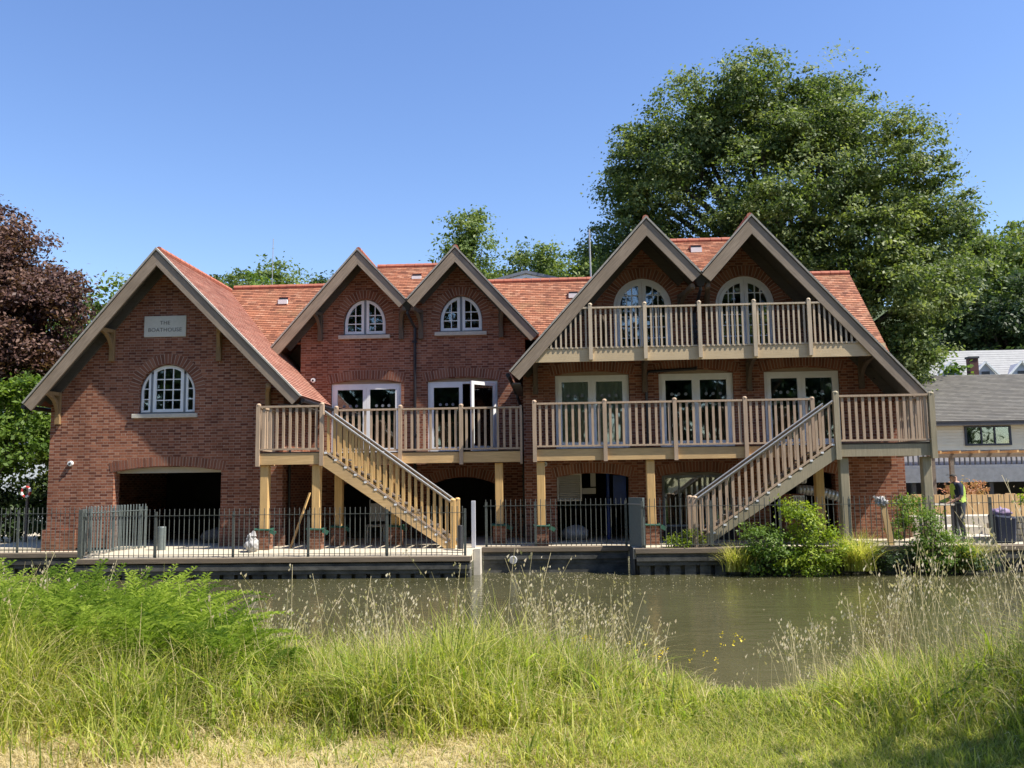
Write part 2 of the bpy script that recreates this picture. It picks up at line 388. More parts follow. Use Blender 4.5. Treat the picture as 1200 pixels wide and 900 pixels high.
# the near bank: path level, then falling to the water
def bank_z(x, y):
    edge = 9.3 + .5 * (x < -1) * min(1, (-1 - x)) + .15 * math.sin(x * 1.7)
    t = min(1, max(0, (y - 6.5) / (edge - 6.5)))
    base = -.75 * (t * t * (3 - 2 * t)) - max(0, y - edge) * .35
    return base + .03 * math.sin(x * 2.3 + y) * math.sin(y * 1.9)
xs = np.linspace(-26, 26, 105); ys = np.concatenate([[-300, -40], np.linspace(-2, 12, 60)])
V = [(float(x), float(y), bank_z(x, y) if y > 0 else 0) for y in ys for x in xs]
nx = len(xs); Fc = [(j * nx + i, j * nx + i + 1, (j + 1) * nx + i + 1, (j + 1) * nx + i) for j in range(len(ys) - 1) for i in range(nx - 1)]
tag(link('near_bank', mesh_from('near_bank', V, Fc, M['soil'], True)), kind='structure')
V2 = [(x, y, z) for y in (2.5, 4.9, 5.65) for x, z in [(xx, bank_z(xx, y) + .012) for xx in np.linspace(-26, 26, 80).tolist()]]
Fc = [(j * 80 + i, j * 80 + i + 1, (j + 1) * 80 + i + 1, (j + 1) * 80 + i) for j in range(2) for i in range(79)]
tag(link('path', mesh_from('path', V2, Fc, M['straw'], True)), kind='structure')

# paving of the far side: inner terrace plus the lower strips at the edges, one sheet each at its own level
def slab(name, pts, z, mat, th=.25):
    return tag(MB().prism([pts], z - th, z, 'xy').build(name, mat), kind='structure')
slab('terrace', [(-16.5, 23.6), (-11.9, 23.6), (-11.9, 22.35), (-2.14, 22.35), (-2.14, 22.42), (1.75, 22.42), (1.75, 21.6), (40, 21.6), (40, 34), (-16.5, 34)], GZ, M['paving'])
t_ = MB().add([(-11.9, 21.3, -.19), (-2.16, 21.3, -.19), (-2.16, 22.35, GZ + .003), (-11.9, 22.35, GZ + .003), (-11.9, 21.3, -.34), (-2.16, 21.3, -.34), (-2.16, 22.35, -.34), (-11.9, 22.35, -.34)],
              [(0, 1, 2, 3), (0, 4, 5, 1), (1, 5, 6, 2), (2, 6, 7, 3), (3, 7, 4, 0)])
tag(t_.build('waterside_pavement', M['paving']), kind='structure')
slab('side_pavement', [(-40, 22.9), (-11.93, 22.9), (-11.93, 23.59), (-16.51, 23.59), (-16.51, 34), (-40, 34)], -.15, M['paving'])
# ground and hill behind
gx = np.linspace(-260, 300, 90); gy = np.concatenate([[34.0, 40, 46], np.linspace(52, 260, 40)])
def hill(x, y):
    t = min(1, max(0, (y - 48) / 70)); s = t * t * (3 - 2 * t)
    return -.16 + s * (17 + 4 * math.sin(x * .021 + 1) + 3 * math.sin(x * .05)) + max(0, y - 120) * .03
V = [(float(x), float(y), hill(x, y)) for y in gy for x in gx]; nx = len(gx)
Fc = [(j * nx + i, j * nx + i + 1, (j + 1) * nx + i + 1, (j + 1) * nx + i) for j in range(len(gy) - 1) for i in range(nx - 1)]
tag(link('hill', mesh_from('hill', V, Fc, M['field'], True)), kind='structure')

# river walls
def quay(x0, x1, y, z, label, left_ret=0, blocks=True, mat='quay'):
    t = thing('river_wall', ((x0 + x1) / 2, y + .2, WZ), label, 'river wall', 'walls along the water')
    bevel(B(x0, x1, y - .05, y + .28, z - .12, z + .004).build('coping', M['coping'], t), .01)
    b = B(x0 + .03, x1 - .03, y, y + .5, z - .40, z - .125)
    b.box(x0 + .03, x1 - .03, y - .035, y - .002, z - .30, z - .21)
    b.build('wall_face', M[mat], t)
    c = MB()
    if blocks:
        x = x0 + .1
        while x < x1 - .3:
            c.box(x, x + .26, y + .03, y + .5, WZ - .6, z - .403); x += .36
        c.box(x0 + .03, x1 - .03, y + .12, y + .5, WZ - .7, z - .405)
    else: c.box(x0 + .03, x1 - .03, y + .02, y + .5, WZ - .7, z - .403)
    c.build('wall_footing', M[mat], t)
    return t
quay(-11.9, -2.16, 21.3, -.19, 'long dark stained river wall under the left waterside pavement')
quay(-1.98, 1.7, 22.4, GZ, 'set-back dark river wall with the white outfall pipe', blocks=False)
quay(1.78, 30, 21.58, GZ, 'river wall behind the bushes along the right garden terrace')
quay(-40, -11.95, 22.88, -.15, 'low river wall at the far left before the brick gable')
tag(B(-2.15, -1.99, 21.9, 22.6, -1.2, GZ + .006).build('concrete_block', M['stone']), 'pale concrete upright filling the gap between two river walls', 'concrete block')
tag(MB().prism([[(1.71, 22.39), (1.77, 21.55), (1.777, 22.39)]], -1.2, GZ - .004, 'xy').build('wall_return', M['quay']), 'dark slanting return of the river wall beside the steel panel', 'wall return')
pp = thing('outfall_pipe', (-1.2, 22.38, -.38), 'round white outfall pipe end in the dark river wall', 'pipe')
MB().tube([(-1.2, 22.42, -.38), (-1.2, 22.30, -.38)], .10, 16).build('pipe_end', M['white'], pp)
MB().tube([(-1.2, 22.30, -.38), (-1.2, 22.285, -.38)], .085, 16).build('flap', M['bag'], pp)

# ================================================================== THE BOATHOUSE
H = thing('boathouse', (-2.4, 24, GZ), 'long red brick boathouse with clay tile roofs and five gables above the water', 'building')
LY, MY, RY = 23.6, 26.2, 24.2
def brickwall(loops, d0, d1, plane='xz'): return MB().prism(loops, d0, d1, plane).build('wall', M['brick'], H)
# rooflines (barge plane): apex, tips
LA, LL, LR = (-10.90, 8.03), (-14.45, 3.86), (-6.86, 3.92)
M1, M2, ML, MV, MR = (-5.95, 8.58), (-3.0, 8.58), (-8.54, 5.63), (-4.46, 7.0), (-.55, 5.90)
R1, R2, RL, RV, RR = (2.41, 8.47), (5.15, 8.45), (-1.24, 4.44), (3.80, 6.94), (9.41, 3.64)
def zat(p, q, x): return p[1] + (q[1] - p[1]) * (x - p[0]) / (q[0] - p[0])
D = .17
boat = seg_arch(-12.2, -9.2, GZ - .3, 1.97, .13)
B(-12.19, -9.21, LY + .14, LY + .30, 1.93, 2.09).build('shutter_box', M['louvre'], H)
lwin = arch_clip(-11.56, -9.98, 3.55, -10.77, 4.12, .79, .80)
brickwall([[(-14.05, GZ - .3), (-7.5, GZ - .3), (-7.5, zat(LA, LR, -7.5) - D), (LA[0], LA[1] - D), (-14.05, zat(LL, LA, -14.05) - D)], boat, lwin], LY, LY + .33)
brickwall([[(LY + .332, GZ - .3), (34, GZ - .3), (34, zat(LL, LA, -14.05) - D), (LY + .332, zat(LL, LA, -14.05) - D)]], -14.05, -13.75, 'yz')
brickwall([[(LY + .332, GZ - .3), (MY - .002, GZ - .3), (MY - .002, 4.2), (LY + .332, 4.2)]], -7.8, -7.5, 'yz')
# plinth pilasters of the left gable (the wall thickens at its foot)
for xa, xb in ((-14.13, -13.2), (-12.28, -12.202), (-9.198, -9.1), (-7.9, -7.44)):
    B(xa, xb, LY - .05, LY + .1, GZ - .25, .42).build('plinth', M['brick'], H)
md1, md2 = seg_arch(-6.87, -4.73, 2.42, 4.58, .10), seg_arch(-3.93, -1.81, 2.42, 4.60, .10)
mw1 = arch_clip(-6.50, -5.20, 6.06, -5.85, 6.40, .65, .78); mw2 = arch_clip(-3.55, -2.25, 6.10, -2.90, 6.44, .65, .78)
ma1, ma2 = seg_arch(-6.60, -4.73, GZ - .3, 1.48, .24), seg_arch(-3.88, -1.86, GZ - .3, 1.48, .24)
brickwall([[(-7.82, GZ - .3), (-.97, GZ - .3), (-.97, zat(M2, MR, -.97) - D), (M2[0], M2[1] - D), (MV[0], MV[1] - D), (M1[0], M1[1] - D), (-7.82, zat(ML, M1, -7.82) - D)],
           md1, md2, mw1, mw2, ma1, ma2], MY, MY + .33)
rd = [(-.08, 1.96), (2.77, 4.80), (5.63, 7.65)]
rdl = [seg_arch(a, b, 2.42, 4.47, .10) for a, b in rd]
rg = [(-.08, 1.89), (2.77, 4.70), (5.66, 7.40)]
rgl = [seg_arch(a, b, GZ - .3, 1.66, .11) for a, b in rg]
rw = [arch_clip(c - .80, c + .80, 5.07, c, 6.35, .80, .80) for c in (2.39, 5.20)]
brickwall([[(-.96, GZ - .3), (9.25, GZ - .3), (9.25, zat(R2, RR, 9.25) - D), (R2[0], R2[1] - D), (RV[0], RV[1] - D), (R1[0], R1[1] - D), (-.96, zat(RL, R1, -.96) - D)]] + rdl + rgl + rw, RY, RY + .33)
brickwall([[(RY + .332, GZ - .3), (MY - .002, GZ - .3), (MY - .002, 4.5), (RY + .332, 4.5)]], -.96, -.66, 'yz')
brickwall([[(RY + .332, GZ - .3), (33, GZ - .3), (33, 3.6), (28.5, 7.95), (24.6, 4.2), (RY + .332, 3.7)]], 8.95, 9.25, 'yz')
brickwall([[(-13.74, GZ - .3), (8.94, GZ - .3), (8.94, 3.6), (-13.74, 3.6)]], 32.7, 33.0)
# floors and inner walls, so that openings look into real dark rooms
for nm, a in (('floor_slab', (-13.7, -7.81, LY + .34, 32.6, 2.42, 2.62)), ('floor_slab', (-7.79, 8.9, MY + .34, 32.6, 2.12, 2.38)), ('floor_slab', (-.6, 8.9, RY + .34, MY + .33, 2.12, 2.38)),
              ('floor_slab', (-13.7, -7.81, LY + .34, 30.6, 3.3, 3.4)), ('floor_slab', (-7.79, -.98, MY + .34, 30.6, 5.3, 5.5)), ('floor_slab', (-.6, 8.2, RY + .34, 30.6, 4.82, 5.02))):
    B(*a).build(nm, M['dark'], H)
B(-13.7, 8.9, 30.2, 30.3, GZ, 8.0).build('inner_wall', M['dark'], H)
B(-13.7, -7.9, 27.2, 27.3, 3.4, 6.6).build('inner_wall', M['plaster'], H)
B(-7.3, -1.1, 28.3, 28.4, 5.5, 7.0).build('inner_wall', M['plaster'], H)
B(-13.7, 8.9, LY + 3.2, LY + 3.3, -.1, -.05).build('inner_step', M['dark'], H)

# ---- brick arches
def ring_arch(xc, zs, a, b, wdt, y, t0=0., t1=math.pi, step=.083):
    L = sum(math.hypot(a * math.sin(t), b * math.cos(t)) for t in np.linspace(t0, t1, 60)) * (t1 - t0) / 60
    n = max(4, int(L / step)); k = MB()
    for i in range(n):
        ta, tb = t0 + (t1 - t0) * (i + .11) / n, t0 + (t1 - t0) * (i + .89) / n
        q = []
        for t, o in ((ta, 0), (tb, 0), (tb, wdt), (ta, wdt)):
            nxn, nzn = math.cos(t) / a, math.sin(t) / b; l = math.hypot(nxn, nzn)
            q.append((xc + a * math.cos(t) + nxn / l * o, zs + b * math.sin(t) + nzn / l * o))
        k.prism([q], y - .008, y + .1)
    ob = k.build('arch', M['arch'], H, fix=False)
    bk = MB(); O = []; I = []
    for i in range(n + 1):
        t = t0 + (t1 - t0) * i / n; nxn, nzn = math.cos(t) / a, math.sin(t) / b; l = math.hypot(nxn, nzn)
        I.append((xc + a * math.cos(t), zs + b * math.sin(t))); O.append((I[-1][0] + nxn / l * wdt, I[-1][1] + nzn / l * wdt))
    for i in range(n): bk.prism([[I[i], I[i + 1], O[i + 1], O[i]]], y - .003, y + .05)
    bk.build('arch_mortar', M['mortar'], ob)
def seg_ring(x0, x1, zs, rise, y, wdt=.26):
    c = x1 - x0; rad = (c * c / 4 + rise * rise) / (2 * rise); xc = (x0 + x1) / 2; zc = zs + rise - rad
    th = math.asin(min(1, (c / 2 + .10) / rad))
    ring_arch(xc, zc, rad, rad, wdt, y, math.pi / 2 - th, math.pi / 2 + th)
seg_ring(-12.2, -9.2, 1.99, .13, LY, .25); ring_arch(-10.77, 4.12, .81, .82, .27, LY)
for x0, x1, z in ((-6.87, -4.73, 4.60), (-3.93, -1.81, 4.62)): seg_ring(x0, x1, z, .12, MY)
for x0, x1 in ((-6.60, -4.73), (-3.88, -1.86)): seg_ring(x0, x1, 1.50, .24, MY)
ring_arch(-5.85, 6.40, .67, .80, .25, MY); ring_arch(-2.90, 6.44, .67, .80, .25, MY)
for a, b in rd: seg_ring(a, b, 4.49, .12, RY)
for a, b in rg: seg_ring(a, b, 1.68, .11, RY)
for c in (2.39, 5.20): ring_arch(c, 6.35, .82, .82, .27, RY)

# ---- windows
def pane_bars(mb, xa, xb, z0, xc, zs, a, b, y, cols, rows, bw=.028):
    top = lambda x: zs + b * math.sqrt(max(0, 1 - ((x - xc) / a) ** 2))
    for x in cols: mb.box(x - bw / 2, x + bw / 2, y, y + .03, z0, top(x))
    for z in rows:
        if z > zs:
            h = a * math.sqrt(max(0, 1 - ((z - zs) / b) ** 2)); x0, x1 = max(xa, xc - h), min(xb, xc + h)
        else: x0, x1 = xa, xb
        if x1 > x0: mb.box(x0, x1, y + .001, y + .029, z - bw / 2, z + bw / 2)
def arch_light(win, xa, xb, z0, xc, zs, a, b, y, w_, cols, rows):
    f = MB(); f.ring(arch_clip(xa, xb, z0, xc, zs, a, b), arch_clip(xa + w_, xb - w_, z0 + w_, xc, zs, a - w_, b - w_), y, y + .06)
    pane_bars(f, xa + w_, xb - w_, z0 + w_, xc, zs, a - w_, b - w_, y + .012, cols, rows)
    f.build('sash', M['white'], win)
    MB().prism([arch_clip(xa + w_ * .7, xb - w_ * .7, z0 + w_ * .7, xc, zs, a - w_ * .7, b - w_ * .7)], y + .030, y + .038).build('glass', M['glass'], win)
def sill(win, x0, x1, y, z):
    bevel(B(x0, x1, y - .07, y + .10, z - .115, z).build('sill', M['stone'], win), .008)
# left gable, three lights
xc, zs, a, b = -10.77, 4.12, .79, .80
win = MB().ring(arch_clip(xc - a, xc + a, 3.55, xc, zs, a, b), arch_clip(xc - a + .035, xc + a - .035, 3.60, xc, zs, a - .035, b - .035), LY + .09, LY + .17)
win.box(xc - .50, xc - .43, LY + .08, LY + .165, 3.6, 4.66); win.box(xc + .43, xc + .50, LY + .08, LY + .165, 3.6, 4.66)
win = win.build('window', M['wgrey'], H)
arch_light(win, xc - .43, xc + .43, 3.60, xc, zs, a - .03, b - .02, LY + .07, .085, [xc - .125, xc + .125], [3.93, 4.22, 4.51])
for s in (-1, 1):
    x0, x1 = (xc - a + .035, xc - .50) if s < 0 else (xc + .50, xc + a - .035)
    arch_light(win, x0, x1, 3.60, xc, zs, a - .035, b - .035, LY + .07, .055, [], [3.96, 4.25])
sill(win, -11.73, -9.90, LY, 3.55)
# middle gables, pairs
for xc, z0, zs in ((-5.85, 6.06, 6.40), (-2.90, 6.10, 6.44)):
    a, b = .65, .78
    win = MB().ring(arch_clip(xc - a, xc + a, z0, xc, zs, a, b), arch_clip(xc - a + .025, xc + a - .025, z0 + .04, xc, zs, a - .025, b - .025), MY + .09, MY + .17)
    win.box(xc - .03, xc + .03, MY + .085, MY + .165, z0 + .04, zs + b - .026)
    win = win.build('window', M['wgrey'], H)
    arch_light(win, xc - a + .025, xc - .035, z0 + .045, xc, zs, a - .025, b - .025, MY + .07, .085, [xc - .30], [z0 + .36, z0 + .62])
    arch_light(win, xc + .035, xc + a - .025, z0 + .045, xc, zs, a - .025, b - .025, MY + .07, .085, [xc + .30], [z0 + .36, z0 + .62])
    sill(win, xc - .80, xc + .78, MY, z0)
# upper arched doors of the right gables
for xc in (2.39, 5.20):
    a, b, z0, zs = .80, .80, 5.07, 6.35
    win = MB().ring(arch_clip(xc - a, xc + a, z0, xc, zs, a, b), arch_clip(xc - a + .08, xc + a - .08, z0 + .05, xc, zs, a - .08, b - .08), RY + .05, RY + .15).build('door', M['white'], H)
    for s in (-1, 1):
        x0, x1 = (xc - a + .085, xc - .005) if s < 0 else (xc + .005, xc + a - .085)
        xm = (x0 + x1) / 2 + s * .0
        arch_light(win, x0, x1, z0 + .055, xc, zs, a - .085, b - .085, RY + .03, .10, [xm - .075 + .0, xm + .075], [5.48, 5.78, 6.08, 6.38, 6.68])
# french doors
def leaf(x0, x1, z0, z1, y, parent, name='door_leaf'):
    w_ = .105
    f = MB().ring([(x0, z0), (x1, z0), (x1, z1), (x0, z1)], [(x0 + w_, z0 + .17), (x1 - w_, z0 + .17), (x1 - w_, z1 - w_), (x0 + w_, z1 - w_)], y, y + .06)
    o = f.build(name, M['white'], parent) if parent is not None else f
    return o
def dots(x0, x1, z, y, fr):
    n = int((x1 - x0 - .2) / .19)
    for i in range(n):
        cx = (x0 + x1) / 2 + (i - (n - 1) / 2) * .19
        MB().prism([[(cx + .045 * math.cos(t), z + .045 * math.sin(t)) for t in np.linspace(0, 2 * math.pi, 13)[:-1]]], y, y + .003).build('safety_dot', M['leaded'], fr)
def french(x0, x1, z1, y, curtain=False, ajar=False):
    fr = MB().ring([(x0, 2.42), (x1, 2.42), (x1, z1), (x0, z1)], [(x0 + .07, 2.44), (x1 - .07, 2.44), (x1 - .07, z1 - .07), (x0 + .07, z1 - .07)], y + .06, y + .15).build('door', M['white'], H)
    MB().prism([seg_arch(x0, x1, z1 + .003, z1 + .006, .105)], y + .05, y + .14).build('head_panel', M['headpanel'], fr)
    xm = (x0 + x1) / 2
    g = B(x0 + .15, xm - .08, y + .078, y + .085, 2.6, z1 - .15)
    leaf(x0 + .07, xm - .002, 2.45, z1 - .07, y + .045, fr)
    dots(x0 + .15, xm - .08, 3.90, y + .071, fr)
    MB().bar((xm - .06, y + .02, 3.42), (xm - .06, y + .02, 3.62), .02, .02).build('handle', M['steel'], fr)
    if not ajar:
        g.box(xm + .08, x1 - .15, y + .078, y + .085, 2.6, z1 - .15)
        leaf(xm + .002, x1 - .07, 2.45, z1 - .07, y + .045, fr)
        dots(xm + .08, x1 - .15, 3.90, y + .071, fr)
    else:
        wl = x1 - xm - .075; me = MB().ring([(-wl, 2.45), (0, 2.45), (0, z1 - .07), (-wl, z1 - .07)], [(-wl + .1, 2.62), (-.1, 2.62), (-.1, z1 - .17), (-wl + .1, z1 - .17)], -.03, .03)
        lf = me.build('open_door_leaf', M['white'], fr, (x1 - .07, y + .03, 0)); lf.rotation_euler.z = R(48)
        gl = B(-wl + .08, -.08, -.004, .004, 2.6, z1 - .15).build('glass', M['glass'], fr, (x1 - .07, y + .03, 0)); gl.rotation_euler.z = R(48)
    g.build('glass', M['glass'], fr)
    if curtain:
        V = []; n = 90
        for i in range(n):
            x = x0 + .08 + (x1 - x0 - .16) * i / (n - 1); yy = y + .108 + .012 * math.sin(i * 1.1) + .01 * math.sin(i * 2.7)
            V += [(x, yy, 2.43), (x, yy, z1 - .03)]
        me = mesh_from('curtain', V, [(2 * i, 2 * i + 2, 2 * i + 3, 2 * i + 1) for i in range(n - 1)], M['curtain'], True)
        link('curtain', me, fr)
    else:
        V = []; n = 14
        for i in range(n):
            x = x1 - .42 + .34 * i / (n - 1); yy = y + .26 + .03 * math.sin(i * 1.9)
            V += [(x, yy, 2.43), (x, yy, z1 - .03)]
        link('curtain', mesh_from('curtain', V, [(2 * i, 2 * i + 2, 2 * i + 3, 2 * i + 1) for i in range(n - 1)], M['plaster'], True), fr)
french(-6.86, -4.74, 4.57, MY); french(-3.92, -1.82, 4.59, MY, ajar=True)
french(-.07, 1.95, 4.46, RY, curtain=True); french(2.78, 4.79, 4.46, RY); french(5.64, 7.64, 4.46, RY)
# ground-floor fittings of the right wing
lv = MB().ring([(-.07, 1.02), (.60, 1.02), (.60, 1.76), (-.07, 1.76)], [(-.03, 1.06), (.56, 1.06), (.56, 1.72), (-.03, 1.72)], RY + .02, RY + .09)
for k in range(13): lv.bar((-.03, RY + .055, 1.09 + k * .05), (.56, RY + .055, 1.09 + k * .05), .05, .008, (0, -.6, .8))
lv.build('louvre_panel', M['louvre'], H)
B(-.03, .56, RY + .085, RY + .09, 1.06, 1.72).build('louvre_backing', M['louvre'], H)
B(.62, 1.0, RY + .5, RY + .7, 1.2, 1.36).build('cable_box', M['louvre'], H)
B(.86, 1.0, RY + .5, RY + .7, 1.40, 1.85).build('duct_box', M['louvre'], H)
MB().tube([(1.36, RY + .9, GZ), (1.36, RY + .9, 1.9)], .05, 10).build('painted_light_strip', M['blue'], H)  # blue-painted tube standing in for a strip of blue light
B(1.5, 1.86, RY + .8, RY + 1.0, .9, 1.7).build('painted_screen_box', M['blue'], H)  # blue-painted box standing in for a dark blue screen
cb = MB().ring([(2.79, .3), (4.68, .3), (4.68, 1.68), (2.79, 1.68)], [(2.85, .35), (4.62, .35), (4.62, 1.62), (2.85, 1.62)], RY + .12, RY + .2).build('window', M['wgrey'], H)
B(2.86, 4.61, RY + .15, RY + .155, .36, 1.61).build('glass', M['glass'], cb)
B(2.86, 4.61, RY + .21, RY + .24, 1.18, 1.75).build('roller_blind', M['louvre'], cb)
for px in (3.25, 3.95): B(px - .02, px + .02, RY + .11, RY + .205, .36, 1.61).build('mullion', M['wgrey'], cb)
B(2.79, 4.68, RY + .1, RY + .3, GZ - .2, .29).build('wall', M['dark'], H)

# ---- roofs
def slope(A, Bp, C_, D_, mat, name='roof', th=.05, gauge=.1):
    """tiled slope: eave A->B, ridge D->C (A under D). saw-tooth courses, real thickness"""
    A, Bp, C_, D_ = map(Vector, (A, Bp, C_, D_))
    nrm = (Bp - A).cross(D_ - A).normalized(); L = abs((D_ - A).dot((Bp - A).normalized().cross(nrm))); n = max(2, round(L / gauge))
    if nrm.z < 0: nrm = -nrm
    eu = (Bp - A).normalized(); V = []; Fc = []; UV = []
    up = (D_ - A).normalized()
    ul = lambda p: (p - A).dot(eu)
    for k in range(n):
        t0, t1 = k / n, (k + 1) / n
        a0, b0 = A.lerp(D_, t0), Bp.lerp(C_, t0); a1, b1 = A.lerp(D_, t1), Bp.lerp(C_, t1)
        i = len(V)
        V += [a0 + nrm * .016, b0 + nrm * .016, b1, a1, a0 + nrm * (-.004), b0 + nrm * (-.004)]
        Fc += [(i, i + 1, i + 2, i + 3), (i + 4, i + 5, i + 1, i)]
        v0, v1 = k * gauge + .0005, (k + 1) * gauge - .0005
        UV += [(ul(a0), v0), (ul(b0), v0), (ul(b1), v1), (ul(a1), v1), (ul(a0), v0 + .02), (ul(b0), v0 + .02), (ul(b0), v0 + .02), (ul(a0), v0 + .02)]
    i = len(V); V += [A - nrm * th, Bp - nrm * th, C_ - nrm * th, D_ - nrm * th, A, Bp, C_, D_]
    Fc += [(i + 3, i + 2, i + 1, i), (i, i + 1, i + 5, i + 4), (i + 1, i + 2, i + 6, i + 5), (i + 3, i, i + 4, i + 7), (i + 2, i + 3, i + 7, i + 6)]
    UV += [(0, 0)] * 20
    me = mesh_from(name, V, Fc, mat)
    uvl = me.uv_layers.new(name='UVMap'); uvl.data.foreach_set('uv', [c for p in UV for c in p])
    return link(name, me, H)
LYb, MYb, RYb = 23.0, 25.6, 22.8
def P3(p, y, dz=0): return (p[0], y, p[1] + dz)
slope(P3(LL, LYb), P3(LL, 33.6), P3(LA, 33.6), P3(LA, LYb), M['tile'])
slope(P3(LR, LYb), P3(LR, 26.19), P3(LA, 33.6), P3(LA, LYb), M['tileR'])
slope(P3(ML, MYb), P3(ML, 28.2), P3(M1, 30.5), P3(M1, MYb), M['tile'])
slope(P3(MV, MYb), P3(MV, 30.5), P3(M1, 30.5), P3(M1, MYb), M['tileR'])
slope(P3(MV, MYb), P3(MV, 30.5), P3(M2, 30.5), P3(M2, MYb), M['tile'])
slope(P3(MR, MYb), P3(MR, 27.2), P3(M2, 30.5), P3(M2, MYb), M['tileR'])
slope(P3(RL, RYb), P3(RL, 26.6), P3(R1, 30.5), P3(R1, RYb), M['tile'])
slope(P3(RV, RYb), P3(RV, 30.5), P3(R1, 30.5), P3(R1, RYb), M['tileR'])
slope(P3(RV, RYb), P3(RV, 30.5), P3(R2, 30.5), P3(R2, RYb), M['tile'])
slope(P3(RR, RYb), P3(RR, 24.1), P3(R2, 29.0), P3(R2, RYb), M['tileR'])
# main range: front and back slopes, and the raised pieces between the paired gables
slope((-10.9, 26.23, 5.86), (8.0, 26.23, 5.86), (8.0, 28.5, 8.13), (-10.9, 28.5, 8.13), M['tile'])
slope((8.0, 24.0, 3.63), (9.5, 24.0, 3.63), (9.5, 28.5, 8.13), (8.0, 28.5, 8.13), M['tile'])
slope((9.5, 33.2, 3.43), (-13.6, 33.2, 3.43), (-13.6, 28.52, 8.13), (9.5, 28.52, 8.13), M['tile'])
slope((-4.50, 26.0, 6.98), (-4.42, 26.0, 6.98), (-3.02, 27.85, 8.57), (-5.93, 27.85, 8.57), M['tile'])
slope((-4.42, 29.4, 6.98), (-4.5, 29.4, 6.98), (-5.93, 27.87, 8.57), (-3.02, 27.87, 8.57), M['tile'])
slope((3.76, 23.0, 6.92), (3.84, 23.0, 6.92), (5.07, 25.0, 8.38), (2.50, 25.0, 8.38), M['tile'])
slope((3.84, 27.0, 6.92), (3.76, 27.0, 6.92), (2.5, 25.02, 8.38), (5.07, 25.02, 8.38), M['tile'])
def ridge(a, b): 
    a = Vector(a); b = Vector(b); n = max(2, int((b - a).length / .3)); k = MB(); a = a + (b - a).normalized() * .1
    for i in range(n):
        p, q = a.lerp(b, i / n), a.lerp(b, (i + .97) / n); k.tube([p, q], [.085, .078], 8)
    k.build('ridge_tiles', M['ridge'], H)
for p, y0, y1 in ((LA, LYb, 28.4), (M1, MYb, 29), (M2, MYb, 29), (R1, RYb, 29), (R2, RYb, 29)): ridge(P3(p, y0, .02), P3(p, y1, .02))
ridge((-10.9, 28.5, 8.15), (9.5, 28.5, 8.15)); ridge((-5.9, 27.86, 8.59), (-3.05, 27.86, 8.59)); ridge((2.45, 25.01, 8.40), (5.1, 25.01, 8.40))
# barge boards, soffits, verge lines
def barge(p, q, y, wall, wd=.27):
    """p apex (x,z), q tip"""
    a = Vector((p[0], 0, p[1])); b = Vector((q[0], 0, q[1])); d = (b - a).normalized(); n = Vector((-d.z, 0, d.x))
    if n.z > 0: n = -n                                       # points down and inwards
    plumb = lambda c, o: Vector((c.x, 0, c.z + o / (-n.z) * -1)) # straight below the apex
    def board(o0, o1, y0, y1, name, mat, ext=0):
        A0, A1 = plumb(a, o0), plumb(a, o1); E = b + d * ext
        B0, B1 = E + n * o0, E + n * o1
        return MB().prism([[(A0.x, A0.z), (B0.x, B0.z), (B1.x, B1.z), (A1.x, A1.z)]], y0, y1).build(name, mat, H)
    bd = board(.045, .045 + wd, y - .055, y, 'bargeboard', M['fasciaL' if q[0] < p[0] else 'fasciaR'], .02)
    board(-.022, .022, y - .085, y + .05, 'verge', M['verge'], .02)
    board(.024, .043, y - .03, y + .02, 'verge_shadow_gap', M['black'], .0)
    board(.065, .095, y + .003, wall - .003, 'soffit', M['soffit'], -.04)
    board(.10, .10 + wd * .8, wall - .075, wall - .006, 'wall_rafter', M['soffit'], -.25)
for p, q in ((LA, LL), (LA, LR)): barge(p, q, LYb, LY)
for p, q in ((M1, ML), (M1, MV), (M2, MV), (M2, MR)): barge(p, q, MYb, MY, .27)
for p, q in ((R1, RL), (R1, RV), (R2, RV), (R2, RR)): barge(p, q, RYb, RY, .29)
# eaves soffit, gutters and downpipes
def gut(x, y0, y1, z): MB().tube([(x, y0, z), (x, y1, z)], .06, 8).build('gutter', M['black'], H)
gut(-6.80, LYb + .02, 26.1, 3.80); gut(-14.5, LYb + .02, 33.5, 3.76); gut(-1.30, RYb - .02, 26.1, 4.34); gut(9.47, RYb + .02, 24.1, 3.54)
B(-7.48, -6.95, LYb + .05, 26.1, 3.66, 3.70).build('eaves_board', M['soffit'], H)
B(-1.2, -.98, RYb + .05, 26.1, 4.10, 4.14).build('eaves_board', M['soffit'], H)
def hopper(x, y, z, zb, wx, wy):
    h = MB().add([(x - .17, y - .14, z), (x + .17, y - .14, z), (x + .17, y + .14, z), (x - .17, y + .14, z), (x - .08, y - .07, z - .28), (x + .08, y - .07, z - .28), (x + .08, y + .07, z - .28), (x - .08, y + .07, z - .28)],
                 [(0, 1, 2, 3), (7, 6, 5, 4), (0, 4, 5, 1), (1, 5, 6, 2), (2, 6, 7, 3), (3, 7, 4, 0)]).build('rain_hopper', M['black'], H)
    MB().tube([(x, y, z - .25), (x, y, z - .36), (wx, wy, z - .75), (wx, wy, zb)], .045, 10).build('downpipe', M['black'], H)
    for zz in (z - 1.2, (z + zb) / 2 - .5, zb + .6): B(wx - .07, wx + .07, wy - .055, wy + .06, zz, zz + .07).build('pipe_clip', M['black'], H)
hopper(-4.46, 25.72, 6.98, GZ, -4.30, MY - .06)
hopper(3.80, 22.98, 6.90, 4.96, 3.80, RY - .06)
MB().tube([(3.8, RY - .06, 4.64), (3.8, RY - .06, 4.58), (2.50, RY - .06, 4.52), (2.42, RY - .06, 4.40), (2.42, RY - .06, 2.42)], .04, 8).build('downpipe', M['black'], H)
hopper(-1.20, 25.9, 4.40, GZ, -1.05, MY - .06)
